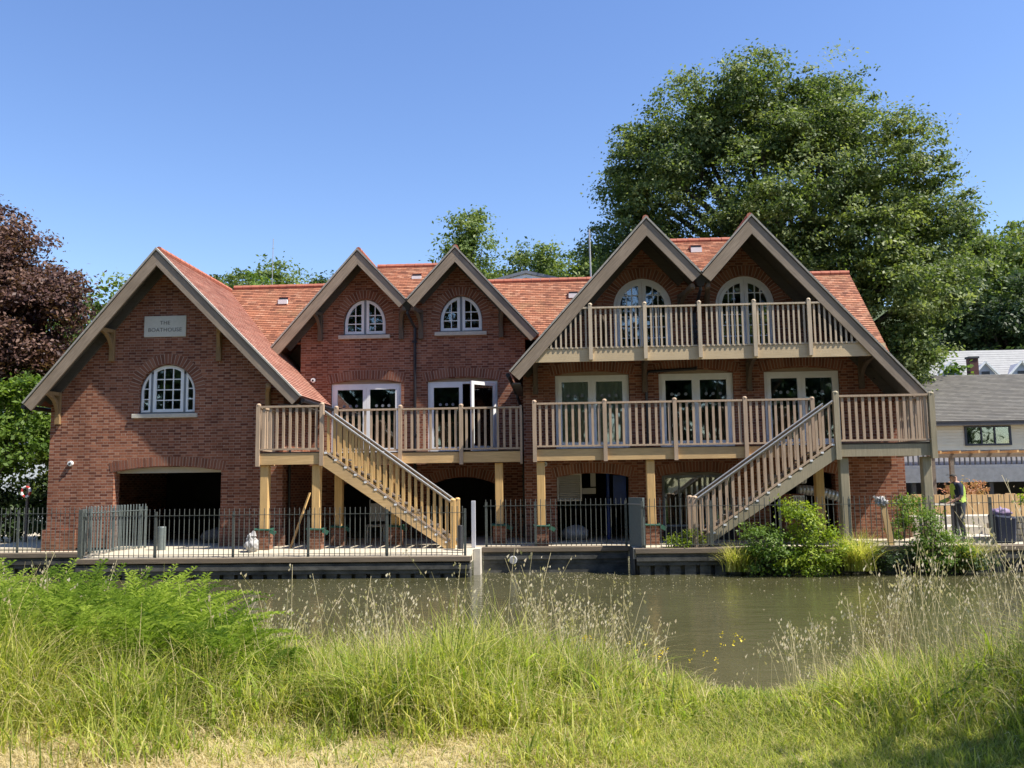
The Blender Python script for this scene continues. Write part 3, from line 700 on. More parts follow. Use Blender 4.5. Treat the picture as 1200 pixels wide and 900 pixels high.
MB().tube([(-6.9, 23.3, 3.8), (-7.40, 23.75, 3.45), (-7.42, 23.95, 3.3), (-7.42, 23.95, GZ)], .04, 8).build('downpipe', M['black'], H)
# brackets: curved brace between wall and barge
def brace(x, z_top, z_bot, y_front, y_wall, mat, side=0):
    o = MB(); o.box(x - .07, x + .07, y_wall - .10, y_wall - .003, z_bot, z_top - .01)
    n = 8; pts = []
    for i in range(n + 1):
        t = i / n; y = y_wall - .05 + (y_front + .03 - y_wall + .05) * (1 - math.cos(t * math.pi / 2)); z = z_bot + .22 + (z_top - z_bot - .24) * math.sin(t * math.pi / 2)
        pts.append(Vector((x + side * .16 * (1 - math.cos(t * math.pi / 2)), y, z)))
    for i in range(n): o.bar(pts[i], pts[i + 1] + (pts[i + 1] - pts[i]) * .12, .10, .11, (0, 0, 1) if i > n // 2 else (0, 1, 0))
    o.bar((x, y_wall - .05, z_top - .05), (x + side * .18, y_front + .03, z_top - .05), .12, .10)
    bevel(o.build('roof_bracket', mat, H), .006)
for x, z, s in ((-12.35, 5.98, -1), (-13.82, 4.25, -1), (-9.32, 5.93, 1), (-7.92, 4.30, 1)): brace(x, z - .06, z - .95, LYb + .0, LY, M['bracket'], s)
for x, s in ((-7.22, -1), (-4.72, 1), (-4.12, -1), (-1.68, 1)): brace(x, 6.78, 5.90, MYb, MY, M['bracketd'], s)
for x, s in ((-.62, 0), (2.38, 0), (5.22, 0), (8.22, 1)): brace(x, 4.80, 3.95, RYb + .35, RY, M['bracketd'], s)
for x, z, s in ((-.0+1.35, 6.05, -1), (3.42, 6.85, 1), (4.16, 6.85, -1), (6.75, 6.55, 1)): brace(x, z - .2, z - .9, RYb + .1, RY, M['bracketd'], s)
# roof vents
for x, y, z in ((-8.9, 27.95, 7.60), (-4.42, 27.4, 8.14), (.55, 27.9, 7.56), (3.95, 24.55, 8.07), ):
    k = MB(); k.box(x - .16, x + .16, y - .12, y + .05, z - .04, z + .05); v = k.build('roof_vent', M['ridge'], H)
    B(x - .14, x + .14, y - .126, y - .1215, z - .035, z + .04).build('vent_slot', M['black'], v)
    B(x - .15, x + .15, y - .235, y - .13, z - .19, z - .045).build('vent_flashing', M['white'], v)
MB().add([(-7.05, 25.5, 4.45), (-7.25, 25.5, 4.7), (-8.6, 25.45, 5.95), (-8.4, 25.45, 5.72)], [(0, 1, 2, 3)])
# plaque
pl = bevel(B(-11.47, -10.28, LY - .03, LY + .05, 5.69, 6.28).build('name_plaque', M['plaque'], H), .008)
def text(body, size, x, y, z, parent, mat):
    cu = bpy.data.curves.new('lettering', 'FONT'); cu.body = body; cu.size = size; cu.align_x = 'CENTER'; cu.extrude = .004
    cu.space_character = 1.08
    o = bpy.data.objects.new('lettering', cu); COL.objects.link(o); o.rotation_euler = (R(90), 0, 0)
    bpy.context.view_layer.update()
    me = bpy.data.meshes.new_from_object(o.evaluated_get(bpy.context.evaluated_depsgraph_get()))
    bpy.data.objects.remove(o); me.materials.clear(); me.materials.append(mat)
    q = link('lettering', me, parent, (x, y, z)); q.rotation_euler = (R(90), 0, 0)
    return q
text('THE', .15, -10.875, LY - .0325, 6.035, pl, M['letter'])
text('BOATHOUSE', .155, -10.875, LY - .0325, 5.835, pl, M['letter'])
# security cameras and little things on the walls
def domecam(x, y, z, label):
    t = thing('security_camera', (x, y - .05, z), label, 'security camera', 'white dome cameras on the boathouse walls')
    MB().tube([(x, y, z), (x, y - .07, z)], [.075, .065], 14).build('housing', M['white'], t)
    MB().tube([(x, y - .07, z - .008), (x, y - .10, z - .012)], [.034, .022], 10).build('lens', M['black'], t)
domecam(-13.42, LY, 2.22, 'white dome camera on the left gable wall beside the boat opening')
domecam(-7.42, MY, 4.70, 'white dome camera on the recessed wall left of the french doors')
domecam(8.55, RY, 4.22, 'white dome camera under the right end of the large gable')
domecam(-.40, RY, 2.03, 'white dome camera under the right balcony beside its first post')
em = thing('roof_aerial', (-13.2 * .72, 28.8, 8.1), 'tall thin aerial rising from the roof ridge by the left gable', 'aerial')
MB().tube([(-9.62, 28.8, 7.7), (-9.6, 28.8, 9.9)], .012, 6).build('mast', M['steel'], em)
em = thing('roof_pole', (1.2, 28.9, 7.9), 'pale roof pole standing left of the big right gables', 'pole')
MB().tube([(1.18, 28.9, 7.7), (1.15, 28.9, 9.95)], .028, 8).build('pole', M['steel'], em)

# ================================================================== BALCONIES AND STAIRS
def cyl_mesh(name, r, h, mat, n=8, taper=1, cap=0):
    k = MB(); k.tube([(0, 0, 0), (0, 0, h)] + ([(0, 0, h + cap)] if cap else []), [r, r * taper] + ([r * .35] if cap else []), n)
    return mesh_from(name, k.v, k.f, mat)
def box_mesh(name, wx, wy, h, mat):
    return mesh_from(name, *(lambda k: (k.v, k.f))(B(-wx / 2, wx / 2, -wy / 2, wy / 2, 0, h)), mat)
def newel(t, x, y, z0, z1, mat, w_=.10):
    k = B(x - w_ / 2, x + w_ / 2, y - w_ / 2, y + w_ / 2, z0, z1 - .05); k.tube([(x, y, z1 - .05), (x, y, z1 - .03), (x, y, z1)], [w_ * .62, w_ * .6, w_ * .3], 8)
    return k.build('newel_post', mat, t)
BM = {}
def railing(t, a, b, zr, zb, matr, matb, sp=.145, skip=0., bw=.062, grip=False, nz=0):
    """a,b = (x,y,zfloor). rails + balusters under them"""
    a = Vector(a); b = Vector(b); k = MB(); up = Vector((0, 0, 1))
    sl_ = abs((b - a).z) > .2
    k.bar(a + up * zr, b + up * zr, .085, .05)
    o = k.build('railing', matr, t); MB().bar(a + up * zb, b + up * zb, .06, .045).build('bottom_rail', matr, o)
    if grip:
        side = grip * .07; g = MB(); g.tube([a + up * (zr - .0) + Vector((0, side, .03)), b + up * (zr - .0) + Vector((0, side, .03))], .022, 8)
        g.build('grip_rail', M['steel'], o)
    L = math.hypot((b - a).x, (b - a).y); n = int((L - .1) / sp)
    h = zr - zb - .03
    key = (matb.name, round(h, 3), bw)
    if key not in BM: BM[key] = box_mesh('baluster', bw, .035, h, matb)
    for i in range(n):
        f = (i + .5 + (n and 0)) / n; p = a.lerp(b, f) + up * (zb + .015)
        q = link('baluster', BM[key], o, p)
        if abs((b - a).y) > abs((b - a).x): q.rotation_euler.z = R(90)
    return o
def deckboards(t, x0, x1, y0, y1, z, holes=None):
    k = MB(); y = y0
    while y < y1 - .02: k.box(x0, x1, y, min(y + .138, y1), z - .035, z); y += .145
    k.build('deck_boards', M['darkwood'], t)
    j = MB(); x = x0 + .2
    while x < x1: j.box(x - .025, x + .025, y0 + .06, y1 - .01, z - .20, z - .036); x += .45
    j.build('joists', M['oakx'], t)
ZD = 2.40
def post(t, x, y, ztop, mat='oak', pier=True, w_=.21, zb=GZ):
    bevel(B(x - w_ / 2, x + w_ / 2, y - w_ / 2, y + w_ / 2, zb + (.5 if pier else 0), ztop).build('post', M[mat], t), .012)
    if pier:
        p = B(x - .17, x + .17, y - .17, y + .17, zb, zb + .5).build('brick_pier', M['brick'], t)
        k = MB(); k.tube([(x - .19, y - .19, zb + .51), (x + .19, y - .19, zb + .50), (x + .19, y + .19, zb + .51), (x - .19, y + .19, zb + .52), (x - .19, y - .19, zb + .51)], .03, 6)
        k.bar((x + .2, y - .15, zb + .47), (x + .33, y - .12, zb + .40), .1, .1)
        k.build('green_strap', M['green'], t)
# middle balcony
t = thing('timber_balcony', (-4.3, 23.4, GZ), 'middle timber balcony with oak posts between the left gable and the right wing', 'balcony', 'first-floor timber balconies')
deckboards(t, -7.44, -1.0, 23.42, 26.14, ZD); deckboards(t, -7.76, -6.02, 22.32, 23.42, ZD)
B(-7.74, -6.12, 22.27, 22.33, 2.08, 2.37).build('beam', M['oakx'], t)
B(-5.0, -1.0, 23.36, 23.43, 2.09, 2.37).build('beam', M['oakx'], t)
B(-7.76, -7.70, 22.34, 23.55, 2.08, 2.37).build('beam', M['oakx'], t)
B(-6.95, -6.05, 23.44, 23.5, 2.1, 2.37).build('beam', M['darkwood'], t)
for x, y in ((-7.58, 22.44), (-6.23, 22.44), (-5.93, 23.55), (-4.40, 23.55), (-1.61, 23.55)): post(t, x, y, 2.07)
for x, y in ((-7.73, 22.27), (-6.07, 22.27), (-5.98, 23.36), (-4.24, 23.36), (-2.60, 23.36)): newel(t, x, y, 2.04, 3.66, M['greywood'])
newel(t, -1.0, 23.36, 2.04, 3.60, M['greywood'], .06)
railing(t, (-7.67, 22.27, ZD), (-6.13, 22.27, ZD), 1.17, .07, M['greywood'], M['greywood'])
railing(t, (-7.73, 22.33, ZD), (-7.73, 23.55, ZD), 1.17, .07, M['greywood'], M['greywood'])
for x0, x1 in ((-5.92, -4.30), (-4.18, -2.66), (-2.54, -1.03)): railing(t, (x0, 23.36, ZD), (x1, 23.36, ZD), 1.14, .05, M['greywood'], M['greywood'])
# right balcony
t = thing('timber_balcony', (3.5, 22.7, GZ), 'long lower timber balcony in front of the three french doors of the right wing', 'balcony', 'first-floor timber balconies')
deckboards(t, -.62, 6.66, 22.72, 24.14, ZD); deckboards(t, 6.72, 9.1, 21.92, 24.14, ZD)
B(-.60, 6.0, 22.68, 22.74, 2.09, 2.38).build('beam', M['oakx'], t)
B(6.86, 9.02, 21.87, 21.93, 2.07, 2.36).build('beam', M['greenwood'], t)
B(9.04, 9.10, 21.95, 24.14, 2.09, 2.36).build('beam', M['greenwood'], t)
for x, y in ((-.48, 22.86), (2.33, 22.86)): post(t, x, y, 2.08)
for x, y in ((6.95, 22.06), (8.93, 22.06), (6.60, 22.95)): post(t, x, y, 2.05, 'greenwood' if x > 6.7 else 'oak', False)
for x in (-.62, 1.19, 2.98, 4.76): newel(t, x, 22.66, 2.06, 3.66, M['greywood'])
newel(t, 6.45, 22.66, 2.06, 3.62, M['greywood'])
newel(t, 6.79, 21.86, 2.0, 3.68, M['greenwood'], .13); newel(t, 9.07, 21.86, 2.0, 3.62, M['greenwood'], .13)
for x0, x1 in ((-.56, 1.13), (1.25, 2.92), (3.04, 4.70), (4.82, 6.39)): railing(t, (x0, 22.66, ZD), (x1, 22.66, ZD), 1.16, .06, M['greywood'], M['greywood'])
railing(t, (6.86, 21.86, ZD), (9.0, 21.86, ZD), 1.15, .06, M['greywood'], M['greywood'], .15)
railing(t, (9.07, 21.93, ZD), (9.07, 24.1, ZD), 1.15, .06, M['greywood'], M['greywood'], .15)
# upper balcony
t = thing('upper_balcony', (3.9, 22.8, 4.7), 'pale upper balcony spanning both big gables under their roof slopes', 'balcony')
B(-.62, 8.28, 22.85, 24.19, 4.88, 4.95).build('deck_boards', M['darkwood'], t)
B(-.72, 8.42, 22.812, 22.852, 4.66, 4.99).build('beam', M['palebeam'], t)
B(-.3, 8.1, 22.80, 22.86, 4.995, 5.04).build('base_rail', M['palewood'], t)
us = (.88, 2.30, 3.71, 5.12, 6.52)
for x in us: newel(t, x, 22.78, 4.70, 6.20, M['palewood'], .095)
up_r = B(.55 - .05, 6.95, 22.75, 22.83, 6.05, 6.095).build('handrail', M['palewood'], t)
me_cache = {}
x = -.42
while x < 8.05:
    if all(abs(x - u) > .07 for u in us):
        ztop = min(6.05, zat(RL, R1, x) - .46 if x < 2.4 else zat(R2, RR, x) - .46)
        h = round(ztop - 5.0, 2)
        if h > .08:
            if h not in me_cache: me_cache[h] = box_mesh('baluster', .045, .035, h, M['palewood'])
            link('baluster', me_cache[h], up_r, (x, 22.80, 5.01))
    x += .131
# stairs
def stair(x_top, x_bot, y0, y1, z_top, z_bot, wood, strw, label, lights=True):
    s = 1 if x_bot > x_top else -1
    t = thing('timber_staircase', (x_bot, (y0 + y1) / 2, z_bot), label, 'staircase', 'outdoor timber staircases')
    n = 13; rise = (z_top - z_bot) / n; run = (x_bot - x_top) / n
    for y in (y0, y1 - .05):
        k = MB(); xe = x_bot - s * .05
        k.prism([[(x_top, z_top - .02), (x_top, z_top - .36), (xe - s * .16, z_bot), (xe, z_bot), (xe, z_bot + .12)]], y, y + .05)
        k.build('stringer', M[strw], t)
    tr = MB()
    for i in range(1, n):
        z = z_top - rise * i; x = x_top + run * i
        tr.box(x, x + run * 1.12, y0 + .052, y1 - .052, z - .04, z)
    tr.build('treads', M['darkwood'], t)
    for i in range(0, n):
        z = z_top - rise * (i + .0) - .07; x = x_top + run * (i + .35)
        B(x - .035, x + .035, y0 - .012, y0 - .001, z + .01, z + .055).build('step_marker', M['white'], t)
    k = rise / abs(run)
    for y in (y0 + .02, y1 - .02):
        newel(t, x_bot, y, z_bot, z_bot + 1.24, M['greywood'] if wood == 'greywood' else M[wood], .115)
        railing(t, (x_top + s * .07, y, z_top - .05), (x_bot - s * .06, y, z_bot + .10), 1.05, .06, M['greywood'], M[wood], .15, grip=-1)
stair(-6.05, -2.70, 22.24, 23.32, ZD, GZ, 'oak', 'oakx', 'sunlit oak staircase going down to the right from the middle balcony')
stair(6.76, 3.28, 21.83, 22.66, ZD, GZ, 'greywood', 'greenwood', 'grey weathered staircase going down to the left from the right balcony')

# ================================================================== RAILINGS AND TERRACE THINGS
PK = cyl_mesh('picket', .0095, 1.16, M['iron'], 6, 1, .012)
PKg = cyl_mesh('picket', .012, 1.16, M['irong'], 6, 1, .012)
def iron(a, b, z, label, posts, rail=1.03, pk=PK, mat='iron', sp=.124, low=.08):
    a = Vector((*a, z)); b = Vector((*b, z)); L = (b - a).length; d = (b - a).normalized()
    t = thing('iron_railing', (a + b) / 2, label, 'railing', 'iron railings along the water')
    up = Vector((0, 0, 1))
    k = MB(); k.bar(a + up * rail, b + up * rail, .045, .012); k.bar(a + up * low, b + up * low, .045, .012)
    r_ = k.build('rails', M[mat], t)
    for f in posts:
        p = a.lerp(b, f)
        B(-.03, .03, -.012, .012, 0, 1.13).build('post', M[mat], t, p)
    n = int(L / sp)
    for i in range(n): link('picket', pk, r_, a.lerp(b, (i + .5) / n) + up * .02)
    return t
iron((-11.78, 21.36), (-2.30, 21.36), -.185, 'long black railing on the left waterside pavement, in front of the oak stairs', (0, .195, .4, .596, .8, 1))
iron((-1.95, 22.48), (1.72, 22.48), GZ, 'short set-back black railing before the louvred opening', (.02, .36, .98))
iron((1.98, 21.66), (12.6, 21.66), GZ, 'black railing behind the bushes along the right garden terrace', (0, .155, .31, .465, .62, .775, .93), rail=1.0)
iron((-19, 22.98), (-12.1, 22.98), -.15, 'black railing at the far left in front of the dark hedge', (.0, .33, .66, .93))
iron((-11.78, 21.42), (-11.30, 23.35), -.10, 'grey railing panel turned back from the left corner post', (0, .5, 1), pk=PKg, mat='irong', sp=.10)
iron((-11.66, 21.42), (-11.14, 23.40), -.09, 'open grey gate leaf standing beside the turned-back railing panel', (.02, .98), pk=PKg, mat='irong', sp=.11)
tag(bevel(B(-11.87, -11.77, 21.32, 21.42, -.19, 1.02).build('gate_post', M['iron'])), 'thick dark corner post at the left end of the waterside railing', 'post')
tag(bevel(B(-2.24, -2.14, 22.30, 22.40, -.07, 1.10).build('fence_end_post', M['bluegrey'])), 'pale upright post ending the left railing beside the oak stairs', 'post')
t = thing('steel_panel', (1.8, 22.0, GZ), 'flat dark grey steel panel closing the gap between two railings', 'panel')
MB().prism([[(1.72, 22.42), (2.0, 21.68), (2.05, 21.70), (1.77, 22.44)]], GZ, 1.14, 'xy').build('plate', M['irong'], t)
MB().bar((1.71, 22.42, .98), (1.99, 21.67, .98), .02, .03).build('rail', M['steel'], t)
def bollard(x, y, h, r, mat, label):
    t = thing('bollard', (x, y, GZ), label, 'bollard'); k = MB(); k.tube([(x, y, GZ), (x, y, GZ + h - .02), (x, y, GZ + h)], [r, r, r * .9], 20)
    k.build('shaft', M[mat], t, smooth=False)
bollard(-10.30, 22.5, .60, .105, 'irong', 'short grey cylinder bollard in front of the dark boat opening')
bollard(-2.48, 22.0, .58, .07, 'charcoal', 'short black bollard at the foot of the oak stairs')
# white sack by the first oak post
def blob(name, mat, parent, loc, r, seed=1, sub=3, amp=.22, fr=2.2):
    import bmesh
    bm = bmesh.new(); bmesh.ops.create_icosphere(bm, subdivisions=sub, radius=1)
    rs = random.Random(seed); ph = [rs.uniform(0, 6) for _ in range(6)]
    for v in bm.verts:
        c = v.co.copy(); n = math.sin(c.x * fr * 2 + ph[0]) * math.sin(c.y * fr * 2 + ph[1]) + .6 * math.sin(c.z * fr * 3 + ph[2]) * math.sin(c.x * fr * 4 + ph[3]) + .4 * math.sin(c.y * 9 + ph[4])
        v.co = Vector((c.x * r[0], c.y * r[1], c.z * r[2])) * (1 + amp * .5 * n)
    me = bpy.data.meshes.new(name); bm.to_mesh(me); bm.free(); me.materials.append(mat)
    me.polygons.foreach_set('use_smooth', [True] * len(me.polygons))
    return link(name, me, parent, loc)
t = thing('white_sack', (-7.75, 22.0, GZ - .04), 'crumpled white plastic sack at the foot of the first oak post', 'sack')
blob('sack', M['bag'], t, (-7.78, 22.05, .07), (.17, .14, .17), 3, 4, .35, 2.4); blob('sack_top', M['bag'], t, (-7.79, 22.05, .21), (.11, .10, .14), 8, 4, .4, 2.6)
MB().tube([(-7.74, 22.05, .3), (-7.72, 22.05, .42)], [.09, .03], 7).build('tied_neck', M['bag'], t)
tag(MB().bar((-6.98, 22.7, GZ), (-6.60, 23.1, 1.35), .07, .03).build('plank', M['oak']), 'thin pale plank leaning behind the oak posts', 'plank')
t = thing('stacked_chair', (-5.15, 24.6, GZ), 'pale garden chair in the dark under the middle balcony', 'chair')
MB().box(-5.4, -4.95, 24.5, 24.95, .36, .42).build('seat', M['louvre'], t)
MB().box(-5.4, -4.95, 24.95, 25.0, .5, 1.0).tube([(-5.4, 24.97, .4), (-5.4, 24.97, 1.1), (-5.18, 24.97, 1.18), (-4.95, 24.97, 1.1), (-4.95, 24.97, .4)], .02, 6).build('backrest', M['louvre'], t)
for x in (-5.37, -4.98):
    for y in (24.53, 24.92): B(x - .02, x + .02, y - .02, y + .02, GZ, .36).build('leg', M['steel'], t)
for i, (x, y, s_, lb) in enumerate(((-.05 + .45, 24.9, .3, 'pale bundle lying inside the louvred ground-floor opening'), (-9.9, 25.2, .35, 'grey bundle lying inside the dark boat opening'))):
    t = thing('tarpaulin_bundle', (x, y, GZ), lb, 'bundle')
    blob('tarpaulin', M['plaster'] if i else M['bag'], t, (x, y, .12), (s_ * 1.3, s_, .22), 5 + i)
# ducts and meter under the right landing
t = thing('ventilation_duct', (6.6, 23.7, 1.2), 'shiny silver ventilation ducts under the right landing', 'duct')
for (xa, xb, z, y) in ((5.5, 6.45, 1.55, 23.6), (6.3, 7.5, 1.25, 23.9)):
    k = MB(); n = 26
    pts = [(xa + (xb - xa) * i / n, y, z - .25 * (i / n) ** 2 * (xb > 7)) for i in range(n + 1)]
    k.tube(pts, [.13 + .012 * (i % 2) for i in range(n + 1)], 14); k.build('duct_pipe', M['steel'], t)
t = thing('wall_heater', (6.2, 23.4, .6), 'brick stub with a white slatted grille under the right stairs', 'grille')
B(5.85, 6.35, 23.5, 23.9, GZ, 1.15).build('brick_stub', M['brick'], t)
k = MB()
for i in range(6): k.box(6.08 + i * .05, 6.10 + i * .05, 23.42, 23.49, .5, 1.12)
k.box(6.05, 6.36, 23.44, 23.47, 1.08, 1.11); k.box(6.05, 6.36, 23.44, 23.47, .52, .55); k.build('white_grille', M['white'], t)
# timber stake with a white cloth
t = thing('cloth_on_post', (7.9, 22.0, GZ), 'pale timber post with a white cloth bundled on its top', 'post')
MB().bar((7.98, 22.0, GZ), (7.84, 22.02, .92), .14, .05, (0, 1, 0)).build('post', M['fencewood'], t)
blob('cloth', M['bag'], t, (7.79, 22.0, .98), (.12, .08, .09), 9, 4, .9, 4); MB().bar((7.72, 22, 1.0), (7.62, 22, 1.1), .06, .05).bar((7.84, 22, 1.0), (7.95, 22, .93), .06, .05).build('cloth_ends', M['bag'], t)
# garden at the right
t = thing('garden_wall', (11.8, 24.5, GZ), 'low curved stone raised bed in the right garden', 'stone bed')
k = MB()
for r_ in range(4):
    x = 10.9 + (r_ % 2) * .12
    while x < 15:
        l = random.uniform(.2, .42); k.box(x, x + l - .015, 23.0 + random.uniform(-.03, .02), 23.4, GZ + r_ * .15, GZ + r_ * .15 + .138); x += l
bevel(k.build('stones', M['rock'], t), .012)
t = thing('paving_stack', (10.3, 24.2, GZ), 'pale stone slabs laid as low steps behind the railing at right', 'stone steps')
for i, (x0, x1, y0, y1, z0, z1) in enumerate(((9.4, 10.9, 22.6, 23.6, GZ + .003, .08), (9.6, 10.8, 23.4, 24.3, .0, .28), (9.5, 12, 24.6, 25.2, GZ + .003, .5))):
    bevel(B(x0, x1, y0, y1, z0, z1).build('slab', M['stone'], t), .015)
t = thing('board_fence', (12, 27, GZ), 'low yellow timber board fence behind the garden terrace', 'fence')
k = MB(); x = 9.9
while x < 17: k.box(x, x + .138, 27.0, 27.03, GZ, 1.02 + random.uniform(-.02, .02)); x += .143
k.build('boards', M['fencewood'], t)
for x in (9.9, 11.8, 13.7, 15.6): B(x, x + .1, 27.032, 27.13, GZ, 1.0).build('post', M['fencewood'], t)
B(9.8, 17, 27.032, 27.08, .7, .8).build('rail', M['fencewood'], t)
t = thing('pergola', (13, 29.5, GZ), 'brown timber pergola posts and beam before the cream house', 'pergola')
for x in (12.15, 12.75, 16.2): B(x - .06, x + .06, 29.4, 29.52, GZ, 2.15).build('post', M['fascia'], t)
B(12.0, 18, 29.38, 29.54, 2.152, 2.28).build('beam', M['coping'], t)
for x in np.arange(12.2, 18, .6).tolist(): B(x - .03, x + .03, 28.9, 31.5, 2.283, 2.36).build('rafter', M['oakx'], t)

# plant tub near the person
t = thing('garden_trolley_bag', (10.75, 22.3, GZ), 'black bag with purple flowers standing behind the right railing', 'bag')
k = MB(); k.add([(10.55, 22.1, GZ), (10.98, 22.1, GZ), (10.98, 22.5, GZ), (10.55, 22.5, GZ), (10.50, 22.05, .62), (11.0, 22.05, .56), (11.0, 22.5, .6), (10.5, 22.5, .64)], [(3, 2, 1, 0), (4, 5, 6, 7), (0, 1, 5, 4), (1, 2, 6, 5), (2, 3, 7, 6), (3, 0, 4, 7)])
bevel(k.build('bag', M['navy'], t), .04)
blob('flowers', mat_plain('purple_flowers', (.35, .22, .38), (.12, .14, .2), 30, .8), t, (10.72, 22.25, .66), (.2, .15, .12), 4, 3, .6, 4)

# ================================================================== NEIGHBOURS
NB = thing('cream_house', (20, 38, GZ), 'neighbouring house with grey slate roof, cream cladding and a long balcony', 'building')
B(15.8, 34, 38.0, 38.25, 2.0, 3.78).build('wall', M['cream'], NB)
k = MB()
for i in range(7): k.box(15.78, 34, 37.975, 37.998, 2.85 + i * .13, 2.85 + i * .13 + .11)
k.build('cladding', M['cream'], NB)
wf = MB().ring([(17.05, 2.80), (18.95, 2.80), (18.95, 3.62), (17.05, 3.62)], [(17.13, 2.88), (18.87, 2.88), (18.87, 3.56), (17.13, 3.56)], 37.93, 37.972)
wf.box(17.7, 17.76, 37.93, 37.97, 2.88, 3.56); wf.box(18.25, 18.31, 37.93, 37.97, 2.88, 3.56)
wf = wf.build('window', M['charcoal'], NB); B(17.12, 18.88, 37.965, 37.974, 2.87, 3.57).build('glass', M['glass'], wf)
B(17.12, 18.88, 37.9745, 37.9748, 2.87, 3.57).build('room_shade_sheet', M['dark'], wf)  # dark sheet behind the glass, painted as the shade of a room
wf = MB().ring([(21.0, 2.80), (22.9, 2.80), (22.9, 3.62), (21.0, 3.62)], [(21.08, 2.88), (22.82, 2.88), (22.82, 3.56), (21.08, 3.56)], 37.93, 37.972).build('window', M['charcoal'], NB)
B(21.07, 22.83, 37.965, 37.974, 2.87, 3.57).build('glass', M['glass'], wf)
B(15.5, 34, 37.7, 37.76, 3.64, 3.80).build('fascia', M['charcoal'], NB)
B(15.5, 34, 37.762, 37.97, 3.75, 3.78).build('soffit', M['charcoal'], NB)
HH = H; H = NB
slope((15.3, 37.68, 3.82), (34.2, 37.68, 3.82), (34.2, 42.6, 6.30), (15.3, 42.6, 6.30), M['slate'], gauge=.16)
slope((34.2, 47.8, 3.82), (15.3, 47.8, 3.82), (15.3, 42.62, 6.30), (34.2, 42.62, 6.30), M['slate'], gauge=.16)
H = HH
MB().prism([[(38.26, 2), (47.5, 2), (47.5, 3.8), (42.6, 6.2), (38.26, 3.8)]], 15.6, 15.8, 'yz').build('wall', M['cream'], NB)
B(13.6, 34, 35.9, 37.96, 1.84, 1.98).build('balcony_floor', M['leaded'], NB)
B(13.6, 34, 35.82, 35.895, 1.30, 1.86).build('balcony_fascia', M['leaded'], NB)
B(13.6, 34, 36.05, 36.1, 1.98, 2.52).build('balcony_boarding', M['bluegrey'], NB)
k = MB(); x = 13.65
while x < 27: k.box(x, x + .045, 35.90, 35.95, 1.98, 2.50); x += .20
k.box(13.6, 34, 35.88, 35.96, 2.50, 2.56); k.build('balcony_rail', M['charcoal'], NB)
for x in (14.0, 17.0, 20, 23): B(x, x + .15, 36.0, 36.15, GZ, 1.84).build('post', M['charcoal'], NB)
B(13.6, 34, 39.5, 39.7, GZ, 2).build('wall', M['dark'], NB)
B(13.6, 34, 36.4, 39.4, GZ + .002, GZ + .01).build('floor', M['dark'], NB)

FH = thing('far_house', (33, 70, 3), 'far house with pale roof, small dormers and a brick chimney', 'building')
H = FH
slope((29.3, 70, 8.6), (44, 70, 8.6), (44, 73.4, 11.7), (29.3, 73.4, 11.7), M['whiteroof'], gauge=.3)
H = HH
B(29.5, 43.8, 70.4, 77, 2, 8.7).build('wall', M['bluegrey'], FH)
MB().prism([[(70.4, 8.6), (77, 8.6), (73.4, 11.6)]], 29.45, 29.6, 'yz').build('wall', M['bluegrey'], FH)
for x in (30.75, 33.45, 36.2, 39.2):
    d = MB().prism([[(x - .95, 9.2), (x + .95, 9.2), (x, 10.25)]], 70.2, 72.6).build('dormer', M['bluegrey'], FH)
    for s in (-1, 1): MB().bar((x, 70.1, 10.35), (x + s * 1.15, 70.1, 9.12), .12, .2, (0, 1, 0)).build('dormer_trim', M['white'], d)
    B(x - .3, x + .3, 70.14, 70.19, 9.25, 9.6).build('dormer_window', M['charcoal'], d)
c = B(31.75, 32.4, 69.0, 69.6, 8.4, 10.5).build('chimney', mat_plain('chimney_brick', (.12, .05, .04), (.08, .03, .03), 5, .9), FH)
B(31.68, 32.47, 68.93, 69.67, 10.5, 10.65).build('chimney_cap', M['charcoal'], c)
GH = thing('grey_roof_house', (-1.4, 44, 0), 'house gable with low grey metal roof showing above the tiled ridge', 'building')
z0 = 12.15
MB().prism([[(-4.6, 0), (1.6, 0), (1.6, z0 - .9), (-1.5, z0 - .18), (-4.6, z0 - .9)]], 44, 50).build('wall', M['cream'], GH)
for q in (-4.9, 1.9):
    MB().prism([[(-1.5, z0), (q, z0 - .85), (q, z0 - 1.0), (-1.5, z0 - .15)]], 43.5, 50.3).build('roof', M['leaded'], GH)
    MB().prism([[(-1.5, z0 - .155), (q, z0 - 1.005), (q, z0 - 1.2), (-1.5, z0 - .35)]], 43.6, 43.7).build('bargeboard', M['white'], GH)
t = thing('white_cottage', (-24, 42, 0), 'white rendered house glimpsed behind the copper beech', 'building')
B(-34, -23, 42, 48, -.2, 6.0).build('wall', M['white'], t)
MB().prism([[(41.5, 5.9), (48.5, 5.9), (45, 8.0)]], -34.3, -22.7, 'yz').build('roof', M['slate'], t)
for x in (-32, -29, -26, -24): B(x - .5, x + .5, 41.94, 41.99, 4.0, 5.2).build('window', M['charcoal'], t)

